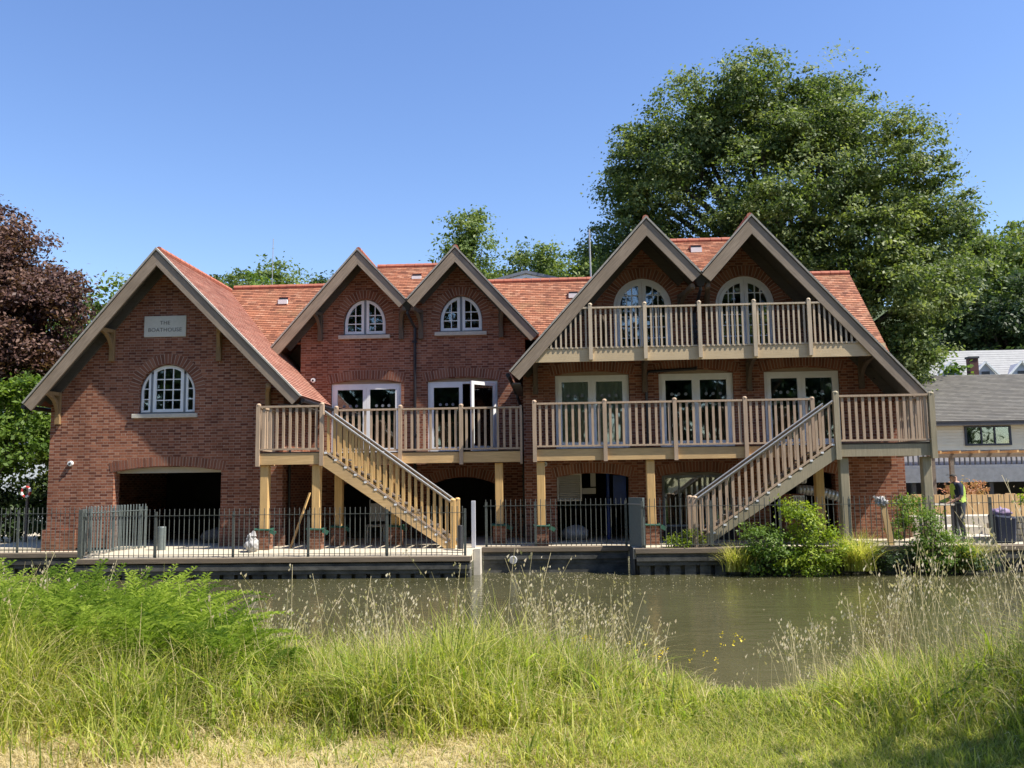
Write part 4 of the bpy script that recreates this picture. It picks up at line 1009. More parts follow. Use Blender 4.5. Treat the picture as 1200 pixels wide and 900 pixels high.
# ================================================================== VEGETATION
def quads(name, C, N, size, mat, parent=None, loc=(0, 0, 0), asp=.55, bias=None, rn=None):
    """one diamond leaf per centre; numpy arrays"""
    n = len(C); N = N / (np.linalg.norm(N, axis=1, keepdims=True) + 1e-9)
    T = rng.normal(size=(n, 3)); T -= (T * N).sum(1, keepdims=True) * N; T /= np.linalg.norm(T, axis=1, keepdims=True) + 1e-9
    Bt = np.cross(N, T); s = (size * rng.uniform(.6, 1.3, n))[:, None]
    V = np.empty((n, 4, 3)); V[:, 0] = C - T * s; V[:, 1] = C - Bt * s * asp + N * s * .12; V[:, 2] = C + T * s; V[:, 3] = C + Bt * s * asp + N * s * .12
    return soup(name, V.reshape(-1, 3), n, 4, mat, parent, loc, rn)
def soup(name, V, nf, k, mat, parent, loc, rn=None):
    me = bpy.data.meshes.new(name); me.vertices.add(len(V)); me.vertices.foreach_set('co', V.astype(np.float32).ravel())
    me.loops.add(nf * k); me.loops.foreach_set('vertex_index', np.arange(nf * k, dtype=np.int32))
    me.polygons.add(nf); me.polygons.foreach_set('loop_start', np.arange(0, nf * k, k, dtype=np.int32)); me.polygons.foreach_set('loop_total', np.full(nf, k, dtype=np.int32))
    a = me.attributes.new('rnd', 'FLOAT', 'FACE'); a.data.foreach_set('value', (rng.random(nf) if rn is None else np.clip(rn, 0, 1)).astype(np.float32))
    me.update(calc_edges=True); me.materials.append(mat)
    return link(name, me, parent, loc)
def boughs(lobes, k, sz=.42):
    out = []
    for (x, y, z, a, b, c) in lobes:
        for i in range(k):
            d = rng.normal(size=3); d /= np.linalg.norm(d); r_ = rng.uniform(.35, .98); s_ = rng.uniform(.65, 1.25) * sz
            out.append((x + d[0] * a * r_, y + d[1] * b * r_, z + d[2] * c * r_, a * s_, b * s_, c * s_ * .72))
    return out
def crown_pts(lobes, ncl, per, cr, flat=.5):
    """lobes: (x,y,z,rx,ry,rz). clusters of leaves near lobe shells"""
    L = np.array(lobes, float); vol = (L[:, 3] * L[:, 4] + L[:, 4] * L[:, 5]); pick = rng.choice(len(L), ncl, p=vol / vol.sum())
    d = rng.normal(size=(ncl, 3)); d /= np.linalg.norm(d, axis=1, keepdims=True)
    rad = rng.uniform(.40, 1.12, ncl) ** .6
    cc = L[pick, :3] + d * L[pick, 3:6] * rad[:, None]
    clr = cr * rng.uniform(.5, 1.3, ncl)
    k = np.repeat(np.arange(ncl), per)
    off = rng.normal(size=(ncl * per, 3)) * np.array([1, 1, flat]) * clr[k][:, None] * .55
    C = cc[k] + off; N = d[k] * .5 + rng.normal(size=C.shape) * .55 + np.array([0, 0, .55])
    tone = np.repeat(rng.normal(0, .24, ncl), per) + rng.uniform(.2, .8, ncl * per)
    return C, N, tone
def tree(name, label, cat, base, lobes, ncl, per, cr, leaf, mat, trunk=.3, group=None, flat=.5, limbs=10, fork=.35):
    t = thing(name, base, label, cat, group); bx, by, bz = base
    q1 = crown_pts(boughs(lobes, 24, .36), int(ncl * .8), per, cr, flat); q2 = crown_pts(lobes, int(ncl * .32), per, cr * 1.2, flat)
    C, N, tone = (np.concatenate(z) for z in zip(q1, q2))
    quads('crown', C, N, leaf, M[mat], t, rn=tone)
    k = MB(); L = np.array(lobes); top = L[:, 2].mean(); cx, cy = L[:, 0].mean(), L[:, 1].mean()
    hz = bz + (top - bz) * fork
    k.tube([(bx, by, bz - .3), (bx + (cx - bx) * .1, by, bz + (hz - bz) * .5), (bx + (cx - bx) * .3, by + (cy - by) * .3, hz), (cx, cy, top)], [trunk * 1.25, trunk, trunk * .8, trunk * .3], 9)
    rs = random.Random(len(C))
    for i in range(limbs):
        l = lobes[i % len(lobes)]; st = Vector((bx + (cx - bx) * .3, by + (cy - by) * .3, hz)).lerp(Vector((cx, cy, top)), rs.uniform(0, .7))
        dd = Vector((rs.uniform(-1, 1), rs.uniform(-1, 1), rs.uniform(0, 1)))
        e = Vector((l[0] + dd.x * l[3] * .5, l[1] + dd.y * l[4] * .5, l[2] + dd.z * l[5] * .6)); mid = st.lerp(e, .5) + Vector((0, 0, (e - st).length * .08))
        k.tube([st, mid, e], [trunk * .42, trunk * .25, trunk * .06], 6)
    k.build('trunk', M['bark'], t, fix=False)
    return t
# the big lime/beech behind the right wing
big = [(10.4, 45, 20.2, 3.6, 4, 3.0), (13.6, 45, 20.2, 2.8, 4, 2.8), (7.0, 45, 19.3, 2.7, 4, 2.9), (16.6, 44.5, 17.0, 2.8, 4, 2.7), (4.9, 45, 16.6, 2.3, 4, 3.0), (19.0, 44.5, 14.3, 2.2, 3.5, 2.3), (12, 43.5, 15, 6.2, 5, 5),
       (4.2, 45, 12.8, 2.1, 3.5, 3.2), (19.0, 44, 11.2, 2.0, 3, 1.8), (15.8, 43, 10.2, 3.2, 4, 3.2), (10, 44, 10.5, 5, 4, 4), (16.4, 42.5, 7.4, 1.6, 2.5, 1.6), (15.4, 42.5, 5.4, 1.6, 2, 1.6)]
tree('big_lime_tree', 'very tall broad green tree towering behind the right gables', 'tree', (12, 46, -.15), big, 3300, 80, .62, .10, 'leafA', .75, limbs=39, fork=.25, flat=.38)
# copper beech, left edge
cb_ = [(-20.4, 29.5, 10.2, 2.0, 2.4, 1.7), (-19.2, 29.5, 8.6, 2.1, 2.4, 1.5), (-18.3, 29, 7.3, 1.6, 2.0, 1.2), (-20.8, 29.5, 7.4, 2.6, 3, 3.0), (-17.5, 29.5, 8.2, .9, 1.3, .7), (-19.8, 29, 5.4, 1.9, 2, 1.3), (-18.2, 29, 6.0, 1.3, 2, .9)]
tree('copper_beech', 'dark purple-leaved copper beech at the left edge', 'tree', (-21.5, 30, -.15), cb_, 800, 85, .55, .078, 'copper', .35)
# shrubs and trees at the left
tree('garden_tree', 'light green leafy tree under the copper beech at the left edge', 'tree', (-17.7, 27.0, -.15), [(-17.2, 27, 3.6, 1.3, 1.2, 1.5), (-18.6, 27, 2.8, 1.4, 1.2, 1.8)], 170, 60, .45, .085, 'leafG', .12)
tree('hazel_bush', 'grey-green bush between the left tree and the brick gable', 'bush', (-16.2, 28.5, -.15), [(-16.0, 28.5, 3.9, 1.4, 1.2, 1.6), (-16.4, 28.5, 2.1, 1.5, 1.2, 1.5), (-17.8, 29, 4.6, 1.2, 1.2, 1)], 190, 60, .42, .08, 'leafB', .1)
tree('dark_evergreen_hedge', 'dark hedge behind the far left railing', 'hedge', (-17.5, 27.8, -.15), [(-18.6, 27.5, .9, 1.9, .8, 1.2), (-15.9, 27.6, .8, 1.6, .8, 1.2), (-21, 27.6, 1.2, 1.6, .8, 1.6)], 200, 60, .4, .09, 'leafD', .1)  # foliage takes the dark leaf colour
t = thing('life_ring', (-16.15, 26.0, 1.4), 'small red and white life ring hanging on a post before the dark hedge', 'life ring')
for i in range(8):
    a0, a1 = i * math.pi / 4, (i + 1) * math.pi / 4
    MB().tube([(-16.15 + .13 * math.cos(a0 + (a1 - a0) * q / 4), 26.0, 1.45 + .15 * math.sin(a0 + (a1 - a0) * q / 4)) for q in range(5)], .035, 6).build('ring_segment', M['red'] if i % 2 else M['white'], t)
B(-16.18, -16.12, 26.05, 26.11, -.15, 1.7).build('post', M['darkwood'], t)
tree('distant_tree', 'pale green tree beyond the roof, between the copper beech and the left gable', 'tree', (-30, 62, 2), [(-31.0, 62, 14.2, 2.6, 2.6, 2.6), (-33.8, 62, 12.5, 3.4, 3, 3.6), (-29.5, 62, 10.5, 3, 3, 3)], 170, 50, 1.0, .2, 'leafB', .4)
# trees showing over the roofs
tree('tall_lime_tree', 'tall pointed tree above the second middle gable', 'tree', (-8.8, 88, 7), [(-8.9, 88, 27.3, 2.0, 2.2, 2.6), (-8.6, 88, 24.2, 3.3, 3, 3.2), (-10.2, 88, 21.5, 3.3, 3, 3.4), (-6.6, 88, 20.8, 2.9, 3, 3.4), (-8.5, 88, 17, 4.5, 3, 4)], 330, 60, 1.15, .19, 'leafB', .5)
tree('rounded_tree', 'round grey-green tree above the ridge, right of the pointed tree', 'tree', (-2.0, 90, 7), [(-2.2, 90, 23.3, 3.1, 3, 2.8), (-4.0, 90, 20.8, 2.6, 3, 2.6), (-.2, 90, 20.5, 3, 3, 3.6)], 210, 60, 1.1, .19, 'leafB', .45)
tree('spreading_tree', 'yellow-green spreading tree on the ridge beside the pale roof pole', 'tree', (2.2, 84, 7), [(1.2, 84, 19.6, 3.4, 3, 2.7), (4.0, 84, 21.2, 2.8, 3, 3.2), (-1.5, 84, 18.3, 2.8, 3, 2.2)], 240, 60, 1.0, .2, 'leafB', .45)
tree('broad_oak_tree', 'broad dark tree crown over the ridge between the left and middle gables', 'tree', (-30, 90, 7), [(-30.4, 90, 21.6, 4.2, 3, 3.6), (-33.6, 90, 19.9, 3.2, 3, 2.9), (-26.8, 90, 20.2, 3.6, 3, 2.8)], 280, 60, 1.1, .19, 'leafB', .5)
tree('bright_young_tree', 'lighter green tree in front of the broad dark one, low over the ridge', 'tree', (-27.5, 80, 6), [(-27.6, 80, 17.9, 3.4, 3, 2.7), (-24.5, 80, 17.5, 2.4, 3, 2.1), (-30.5, 80, 16.9, 2.4, 3, 2.0)], 180, 60, .9, .18, 'leafG', .4)
tree('blue_green_tree', 'small grey-green tree behind the left edge of the first middle gable', 'tree', (-23.5, 96, 7), [(-24.2, 96, 22.2, 3.4, 3, 2.6), (-38, 96, 22.4, 2.2, 3, 2.4)], 130, 60, 1.0, .22, 'leafD', .4)
# trees at the right edge and behind the houses
tree('hillside_tree', 'green tree on the hillside right of the big tree', 'tree', (47.5, 92, 8), [(47.5, 92, 23.5, 4.3, 4, 4.5), (44.8, 92, 19.0, 4.2, 4, 4.5), (50.5, 92, 19.5, 4, 4, 4.5)], 300, 60, 1.3, .24, 'leafB', .5)
tree('dark_hillside_tree', 'dark-leaved tree above the far pale roof', 'tree', (42, 84, 8), [(41.0, 84, 15.5, 4.6, 4, 4.5), (45.5, 84, 14.4, 4.2, 4, 4.0), (49, 84, 14, 4, 4, 4), (37.5, 84, 17.5, 3, 4, 4), (42, 84, 11.5, 6, 4, 3.5)], 420, 60, 1.1, .22, 'leafD', .5)  # crown in the dark leaf colour
tree('purple_hill_tree', 'purple-leaved tree at the very top of the right hillside', 'tree', (53.5, 98, 9), [(54.5, 98, 26.2, 4.0, 4, 3.4)], 100, 60, 1.0, .22, 'copper', .4)
tree('tall_dark_pine', 'upper right dark green tree between the big tree and hillside', 'tree', (39.5, 86, 8), [(39.8, 86, 22.3, 2.7, 3, 3.6), (38.0, 86, 19.0, 3, 3, 4)], 160, 60, 1.0, .22, 'leafA', .4)
tree('low_bright_tree', 'bright green low tree between the big tree and the far pale roof', 'tree', (22.5, 55, 0), [(22.6, 55, 7.2, 2.4, 2, 2.0), (21, 55, 5, 2.4, 2, 2.4)], 110, 60, .8, .16, 'leafG', .3)
for i, (x, y, z, s) in enumerate(((-75, 110, 8, 1.3), (-58, 100, 8, 1.1), (-45, 105, 8, 1.1), (-14, 112, 10, 1.0), (15, 112, 10, 1), (62, 105, 9, 1.2), (80, 110, 9, 1.3))):
    tree('woodland_tree', ['wide wood tree far beyond the left roof', 'woodland tree far behind the copper beech', 'woodland tree far behind the left gable', 'far wood tree behind the pointed lime', 'far wood tree hidden behind the right gables', 'far wood tree beyond the right hillside', 'outermost wood tree beyond the right hillside'][i], 'tree', (x, y, z),
         [(x, y, z + 9 * s, 6 * s, 5, 5 * s), (x + 4, y, z + 6 * s, 5 * s, 5, 5 * s)], 90, 50, 1.6, .4, 'leafD', .5)

# bushes at the water's edge on the far side
def stems(t, x, y, z, n, h, sp):
    k = MB()
    for i in range(n):
        a = random.uniform(0, 6.28); r_ = random.uniform(.2, 1) * sp
        k.tube([(x, y, z), (x + r_ * .5 * math.cos(a), y + r_ * .4 * math.sin(a), z + h * .5), (x + r_ * math.cos(a), y + r_ * math.sin(a) * .6, z + h * random.uniform(.8, 1.1))], [.014, .01, .004], 5)
    k.build('stems', M['bark'], t, fix=False)
def bush(name, label, base, lobes, ncl, per, cr, leaf, mat, h, sp):
    t = thing(name, base, label, 'bush', "bushes along the far water's edge"); C, N, tone = crown_pts(lobes, ncl, per, cr, .7)
    quads('foliage', C, N, leaf, M[mat], t, asp=.45, rn=tone); stems(t, *base, 9, h, sp); return t
bush('river_bush', 'green leafy bush at the water below the foot of the grey stairs', (4.85, 21.35, -.6), [(4.75, 21.25, .12, .55, .4, .42), (4.95, 21.2, -.3, .7, .4, .35)], 60, 55, .2, .042, 'leafG', 1.0, .5)
bush('tall_yellow_bush', 'tallest yellow-green bush in front of the right railing', (5.85, 21.3, -.6), [(5.7, 21.25, .45, .42, .35, .5), (6.05, 21.2, .05, .6, .4, .5), (5.45, 21.2, .85, .2, .2, .25), (5.9, 21.1, -.35, .75, .35, .3)], 95, 55, .2, .042, 'leafY', 1.4, .5)
bush('willowy_bush', 'ragged olive bush between the cloth post and the navy-shirted worker', (8.6, 21.35, -.6), [(8.5, 21.25, .35, .5, .35, .5), (8.8, 21.2, -.15, .75, .4, .45), (8.3, 21.3, .85, .22, .2, .3)], 95, 45, .22, .038, 'leafG', 1.5, .55)
bush('pinkish_shrub', 'small yellow and pink shrub behind the railing at the foot of the grey stairs', (3.1, 21.85, GZ), [(3.1, 21.85, .15, .45, .2, .2), (2.75, 21.85, .08, .25, .15, .14)], 28, 40, .16, .038, 'leafY', .35, .4)
bush('overhanging_shrub', 'bright shrub reaching in at the right edge over the garden', (12.3, 23.2, GZ), [(12.25, 23.1, .95, .55, .4, .35), (12.6, 23.1, .4, .4, .4, .6)], 60, 50, .2, .05, 'leafY', 1.1, .3)
bush('low_green_bush', 'low dark green bush at the waterline right of the cloth post', (7.6, 21.4, -.6), [(7.7, 21.25, -.3, .5, .3, .25), (9.5, 21.3, -.35, .5, .3, .22)], 40, 50, .18, .04, 'leafD', .4, .4)
t = bush('rust_flower_plant', 'rusty-pink flowering plant showing above the yellow fence', (12.5, 27.6, GZ), [(12.3, 27.6, 1.15, .7, .3, .22)], 26, 40, .2, .04, 'pink', 1.1, .5)
bush('post_climber', 'fresh green shoots growing beside the last balcony post', (8.75, 23.2, GZ), [(8.7, 23.2, .9, .2, .2, .5), (8.55, 23.1, .3, .4, .3, .35)], 30, 45, .16, .04, 'leafG', 1.3, .2)

def blades(name, X, Y, Z, Hh, Wd, lean, mat, parent=None, loc=(0, 0, 0), seg=3, rn=None, curl=1.0, dirs=None):
    """curved tapering blades: seg quads each"""
    n = len(X); a = rng.uniform(0, 2 * np.pi, n) if dirs is None else dirs
    dx, dy = np.cos(a), np.sin(a); fa = a + rng.normal(0, .5, n) + np.pi / 2; wx, wy = np.cos(fa), np.sin(fa)
    V = np.empty((n, seg, 4, 3)); P = []
    for k in range(seg + 1):
        t = k / seg; out = lean * Hh * t ** 2; z = Hh * (t - .45 * curl * lean * t ** 2.5)
        w_ = Wd * (1 - t) ** .7 * .5 + .0004
        c = np.stack([X + dx * out, Y + dy * out, Z + z], 1); s = np.stack([wx * w_, wy * w_, 0 * w_], 1); P.append((c - s, c + s))
    for k in range(seg):
        V[:, k, 0] = P[k][0]; V[:, k, 1] = P[k][1]; V[:, k, 2] = P[k + 1][1]; V[:, k, 3] = P[k + 1][0]
    r_ = rng.random(n) if rn is None else rn
    return soup(name, V.reshape(-1, 3), n * seg, 4, mat, parent, loc, np.repeat(r_, seg))
def sedge(x, y, label, h=.75, n=420):
    t = thing('sedge_clump', (x, y, -.6), label, 'sedge', "sedge clumps along the far water's edge")
    X = x + rng.normal(0, .13, n); Y = y + rng.normal(0, .07, n)
    blades('leaves', X, Y, np.full(n, -.6), h * rng.uniform(.6, 1.2, n), np.full(n, .016), rng.uniform(.2, 1.1, n), M['grass'], t, rn=rng.uniform(.2, .95, n), seg=5)
sedge(4.15, 21.3, 'arching pale sedge clump at the waterline left of the bushes')
sedge(6.95, 21.25, 'large straw-coloured sedge clump beside the tall yellow bush', 1.0, 700)
sedge(9.45, 21.3, 'sedge clump at the waterline under the ragged olive bush', .8, 500)
sedge(11.6, 21.35, 'small grassy clump at the waterline by the right edge', .6, 300)

# near bank: grass, fronds, seed heads
bz = np.vectorize(bank_z)
def scatter(n, x0, x1, y0, y1, dens=None):
    X = rng.uniform(x0, x1, n); Y = rng.uniform(y0, y1, n)
    if dens is not None:
        k = rng.random(n) < dens(X, Y); X, Y = X[k], Y[k]
    return X, Y, bz(X, Y)
def inview(X, Y, m=.7): return (X > -Y * .70 - m) & (X < Y * .62 + m)
sm = lambda a, b, x: np.clip((x - a) / (b - a), 0, 1) ** 2 * (3 - 2 * np.clip((x - a) / (b - a), 0, 1))
def gh(X, Y):
    h = np.interp(X / Y, [-.7, -.45, -.38, -.30, -.2, -.05, .04, .10, .17, .24, .34, .45, .62], [.85, .70, .50, .44, .62, .66, .54, .30, .12, .17, .36, .58, .80])
    patch = 1 + .34 * np.sin(X * 3.1 + Y * 1.3) * np.sin(Y * 2.7 - X) + .24 * np.sin(X * 7.3 + 1) * np.sin(Y * 6.1)
    return h * patch * (.35 + .65 * sm(5.35, 6.4, Y)) * (1 - .25 * sm(8.2, 9.3, Y))
tuft = lambda X, Y: np.clip(.5 + .38 * np.sin(X * 5.3 + 2 * np.sin(Y * 3.1)) * np.sin(Y * 4.7 + 1.5 * np.sin(X * 2.9)) + .3 * np.sin(X * 17.1 + 3 * np.sin(Y * 7)) * np.sin(Y * 13.3 + 2 * np.sin(X * 9)), 0, 1)
X, Y, Z = scatter(240000, -8, 7, 4.95, 9.5, lambda X, Y: (inview(X, Y)) * (.06 + .94 * tuft(X, Y) ** 1.6) * sm(4.95, 5.9, Y + .35 * tuft(X * .7, Y * .5) + .25 * (X > -.3)))
Hh = gh(X, Y) * rng.uniform(.45, 1.15, len(X)); tone = np.clip(.34 + .55 * (rng.random(len(X)) - .5) + .28 * (tuft(X * .6, Y * .7) - .5) + .5 * (rng.random(len(X)) > .88), 0, 1)
g_ = blades('grass', X, Y, Z - .02, Hh, rng.uniform(.006, .016, len(X)), rng.uniform(.1, 1.0, len(X)) ** 1.0 * (1 + .6 * (rng.random(len(X)) > .8)), M['grass'], rn=tone)
tag(g_, 'tall bright green grass covering the near bank', 'grass', kind='stuff')
X, Y, Z = scatter(110000, -6, 5.5, 4.6, 6.3, lambda X, Y: inview(X, Y) * (1 - .75 * sm(5.3, 6.1, Y + .4 * tuft(X, Y))))
dry = np.clip(.75 - .55 * sm(-.5, 1.6, X) + rng.normal(0, .2, len(X)), 0, 1)
g_ = blades('dry_grass', X, Y, Z - .01, rng.uniform(.025, .11, len(X)) * (1 + .6 * sm(5.2, 6.2, Y)), rng.uniform(.004, .007, len(X)), rng.uniform(.4, 1.3, len(X)), M['hay'], rn=dry, seg=2)
tag(g_, 'short dry yellow grass along the near path edge', 'grass', kind='stuff')
X, Y, Z = scatter(60000, -.5, 5.5, 4.6, 6.6, lambda X, Y: inview(X, Y) * (.25 + .75 * sm(-.3, 1.5, X)))
g_ = blades('short_grass', X, Y, Z - .01, rng.uniform(.05, .16, len(X)), rng.uniform(.004, .008, len(X)), rng.uniform(.3, 1.1, len(X)), M['grass'], rn=rng.uniform(0, .7, len(X)), seg=2)
tag(g_, 'short green grass at the bottom right of the near bank', 'grass', kind='stuff')
X, Y, Z = scatter(15000, -8, 6, 5.6, 9.0, inview)
g_ = blades('straw_stalks', X, Y, Z, gh(X, Y) * rng.uniform(.6, 1.35, len(X)), rng.uniform(.003, .006, len(X)), rng.uniform(.1, 1.3, len(X)), M['hay'], rn=rng.uniform(0, .9, len(X)), seg=4)
tag(g_, 'thin straw-coloured stalks leaning through the bank grass', 'grass', kind='stuff')
# broader leaf blades and docks mixed in
X, Y, Z = scatter(9000, -6, 4.5, 5.9, 8.8, lambda X, Y: inview(X, Y) * (tuft(X * 1.3, Y) > .45))
g_ = blades('broad_leaves', X, Y, Z, gh(X, Y) * rng.uniform(.5, 1.0, len(X)), rng.uniform(.018, .04, len(X)), rng.uniform(.4, 1.2, len(X)), M['fern'], rn=rng.uniform(0, 1, len(X)), seg=4)
tag(g_, 'broad green leaves among the bank grass', 'undergrowth', kind='stuff')
# feathery fronds on the left
n = 2100
X = rng.uniform(-7.2, -1.9, n); Y = rng.uniform(6.6, 9.4, n); k = inview(X, Y) & (X / Y < -.30 - .05 * rng.random(n)); X, Y = X[k], Y[k]; Z = bz(X, Y)
hgt = np.interp(X / Y, [-.72, -.56, -.46, -.41, -.36, -.30], [1.16, 1.20, 1.12, .95, .62, .35]) * rng.uniform(.72, 1.04, len(X))
ang = rng.uniform(0, 2 * np.pi, len(X)); Vs = []; rnv = []
for x, y, z, h, a in zip(X, Y, Z, hgt, ang):
    lean = rng.uniform(.2, .95); dx, dy = math.cos(a), math.sin(a); tn = rng.uniform(0, 1); tw = rng.uniform(.7, 1.5)
    for s in range(26):
        t = .25 + .75 * s / 25; px, py, pz = x + dx * lean * h * t * t, y + dy * lean * h * t * t, z + h * (t - .38 * lean * t ** 4)
        L = (.15 * (1 - t) + .03) * tw
        for sd in (0, 1, 2, 3):
            b_ = a + 1.57 + sd * 1.57 + s * .9; ux, uy = math.cos(b_) * L, math.sin(b_) * L; w_ = .0042
            ex, ey, ez = px + ux, py + uy, pz + L * .35
            Vs.append(((px, py, pz - w_), (px + ux * .55, py + uy * .55, pz + L * .3 - w_ * 1.6), (ex, ey, ez), (px + ux * .5, py + uy * .5, pz + L * .3 + w_ * 1.6)))
            rnv.append(tn + rng.uniform(-.15, .15))
Vs = np.array(Vs); g_ = soup('feathery_undergrowth', Vs.reshape(-1, 3), len(Vs), 4, M['fern'], None, (0, 0, 0), np.array(rnv))
tag(g_, 'dense feathery green plants filling the left bank', 'undergrowth', kind='stuff')
# seed heads on stalks
def seeds(n, x0, x1, y0, y1, h0, h1, keep, label, head=.10, mat='seed', name='seed_heads'):
    cx_, cy_, _z = scatter(max(6, n // 5), x0, x1, y0, y1, keep); ii = rng.integers(0, len(cx_), n // 2); X = cx_[ii] + rng.normal(0, .10, n // 2); Y = cy_[ii] + rng.normal(0, .12, n // 2); Z = bz(X, Y)
    Hh = rng.uniform(h0, h1, len(X)) if not callable(h1) else h1(X, Y) * rng.uniform(.75, 1.1, len(X))
    a = rng.uniform(0, 2 * np.pi, len(X)); lean = rng.uniform(.05, .4, len(X)); Q = []; rv = []
    for x, y, z, h, aa, l in zip(X, Y, Z, Hh, a, lean):
        dx, dy = math.cos(aa), math.sin(aa); P = lambda t: (x + dx * l * h * t * t, y + dy * l * h * t * t, z + h * t * (1 - .1 * l * t))
        w_ = .0016
        for s in range(5):
            p, q = P(s / 5), P((s + 1) / 5); Q.append(((p[0] - w_, p[1], p[2]), (p[0] + w_, p[1], p[2]), (q[0] + w_, q[1], q[2]), (q[0] - w_, q[1], q[2]))); rv.append(.25)
        for m in range(rng.integers(5, 11)):
            t = 1 - .22 * rng.random(); p = P(t); sp = head * (1.15 - t) * 1.6; c = (p[0] + rng.normal(0, sp), p[1] + rng.normal(0, sp), p[2] + rng.normal(0, .012) + .01)
            hh_ = rng.uniform(.006, .019); ww = hh_ * .5; ta = rng.normal(0, .5)
            Q.append(((c[0], c[1], c[2] - hh_), (c[0] + ww, c[1] + ta * ww, c[2]), (c[0] + ta * hh_, c[1], c[2] + hh_), (c[0] - ww, c[1] - ta * ww, c[2]))); rv.append(rng.random())
    Q = np.array(Q); g = soup(name, Q.reshape(-1, 3), len(Q), 4, M[mat], None, (0, 0, 0), np.array(rv))
    return tag(g, label, 'seed heads', kind='stuff')
seeds(720, -4.2, 1.4, 6.6, 9.2, 0, lambda X, Y: gh(X, Y) + .30, lambda X, Y: inview(X, Y) * (X / Y > -.36) * (X / Y < .10), 'pale grass seed heads standing over the water in the middle')
seeds(640, .8, 5.5, 6.4, 9.3, 0, lambda X, Y: gh(X, Y) + .28 + .42 * sm(.15, .5, X / Y), lambda X, Y: inview(X, Y) * (X / Y > .17) * (.25 + .75 * (X / Y > .26)), 'tall grass seed heads on the right bank', name='tall_seed_heads')
seeds(70, -6, -3.5, 5.8, 7.2, .8, 1.15, lambda X, Y: inview(X, Y), 'pale seed heads nodding at the left edge', .05, name='nodding_seed_heads')
# yellow flowers
n = 26; X = rng.uniform(.1, 1.4, n); Y = rng.uniform(6.8, 8.4, n); Z = bz(X, Y) + .36 + rng.uniform(-.1, .12, n)
C = np.repeat(np.stack([X, Y, Z], 1), 5, 0) + rng.normal(0, .012, (n * 5, 3))
M['butter'] = mat_leaf('buttercup', [(.75, .55, .03), (.8, .62, .06)], .3)
tag(quads('buttercups', C, rng.normal(size=C.shape), .011, M['butter']), 'small yellow flowers in the grass at the water edge', 'flowers', kind='stuff')
# white specks on the water
n = 1500; X = rng.uniform(-10, 12, n); Y = 22.2 - np.abs(rng.normal(0, 2.2, n)) - (X < -2) * 1.0
k = (X + 100 > 0) & ~((X > -2) & (X < 1.7) & (Y > 22.3)) & (Y < np.where(X < -2.1, 21.2, 21.5)); X, Y = X[k], Y[k]
xm, ym = rng.uniform(-2, 1.7, 260), rng.uniform(20.6, 22.3, 260); X = np.r_[X, xm]; Y = np.r_[Y, ym]
C = np.stack([X, Y, np.full(len(X), WZ + .006)], 1)
tag(quads('floating_fluff', C, np.tile([0, 0, 1.], (len(X), 1)), .016, M['seed'], asp=.8), 'white specks spread on the water near the far wall', 'fluff', kind='stuff')

# trees on the camera's side: the one whose shade falls on the right of the bank, and those mirrored in the glass
tree('towpath_tree', 'towpath tree just right of the viewpoint whose shade falls on the bank', 'tree', (9.5, 1.0, 0), [(9.6, 3.2, 8.2, 1.9, 1.5, 1.5), (10.9, 2.5, 8.6, 2.4, 2.2, 1.8), (12.0, 6.5, 8.8, 2.2, 2.0, 1.8)], 190, 60, .7, .11, 'leafA', .28)
for i, (x, y, s) in enumerate(((-26, -16, 1.1), (-16, -20, 1.25), (-6, -17, 1.0), (3, -21, 1.3), (12, -18, 1.15), (23, -20, 1.25), (34, -16, 1.1), (-38, -14, 1.2))):
    tree('towpath_woodland_tree', 'woodland tree behind the towpath, mirrored in the boathouse glass', 'tree', (x, y, 0), [(x, y, 8 * s, 5 * s, 4, 5 * s), (x + 3, y + 1, 5 * s, 4.6 * s, 3.5, 4 * s), (x - 1.5, y, 14.5 * s, 4.4 * s, 3, 4.5 * s), (x + 3, y - 1, 17 * s, 4.4 * s, 3, 4 * s)], 230, 50, 1.6, .36, 'leafD', .4, group='woodland trees behind the towpath')

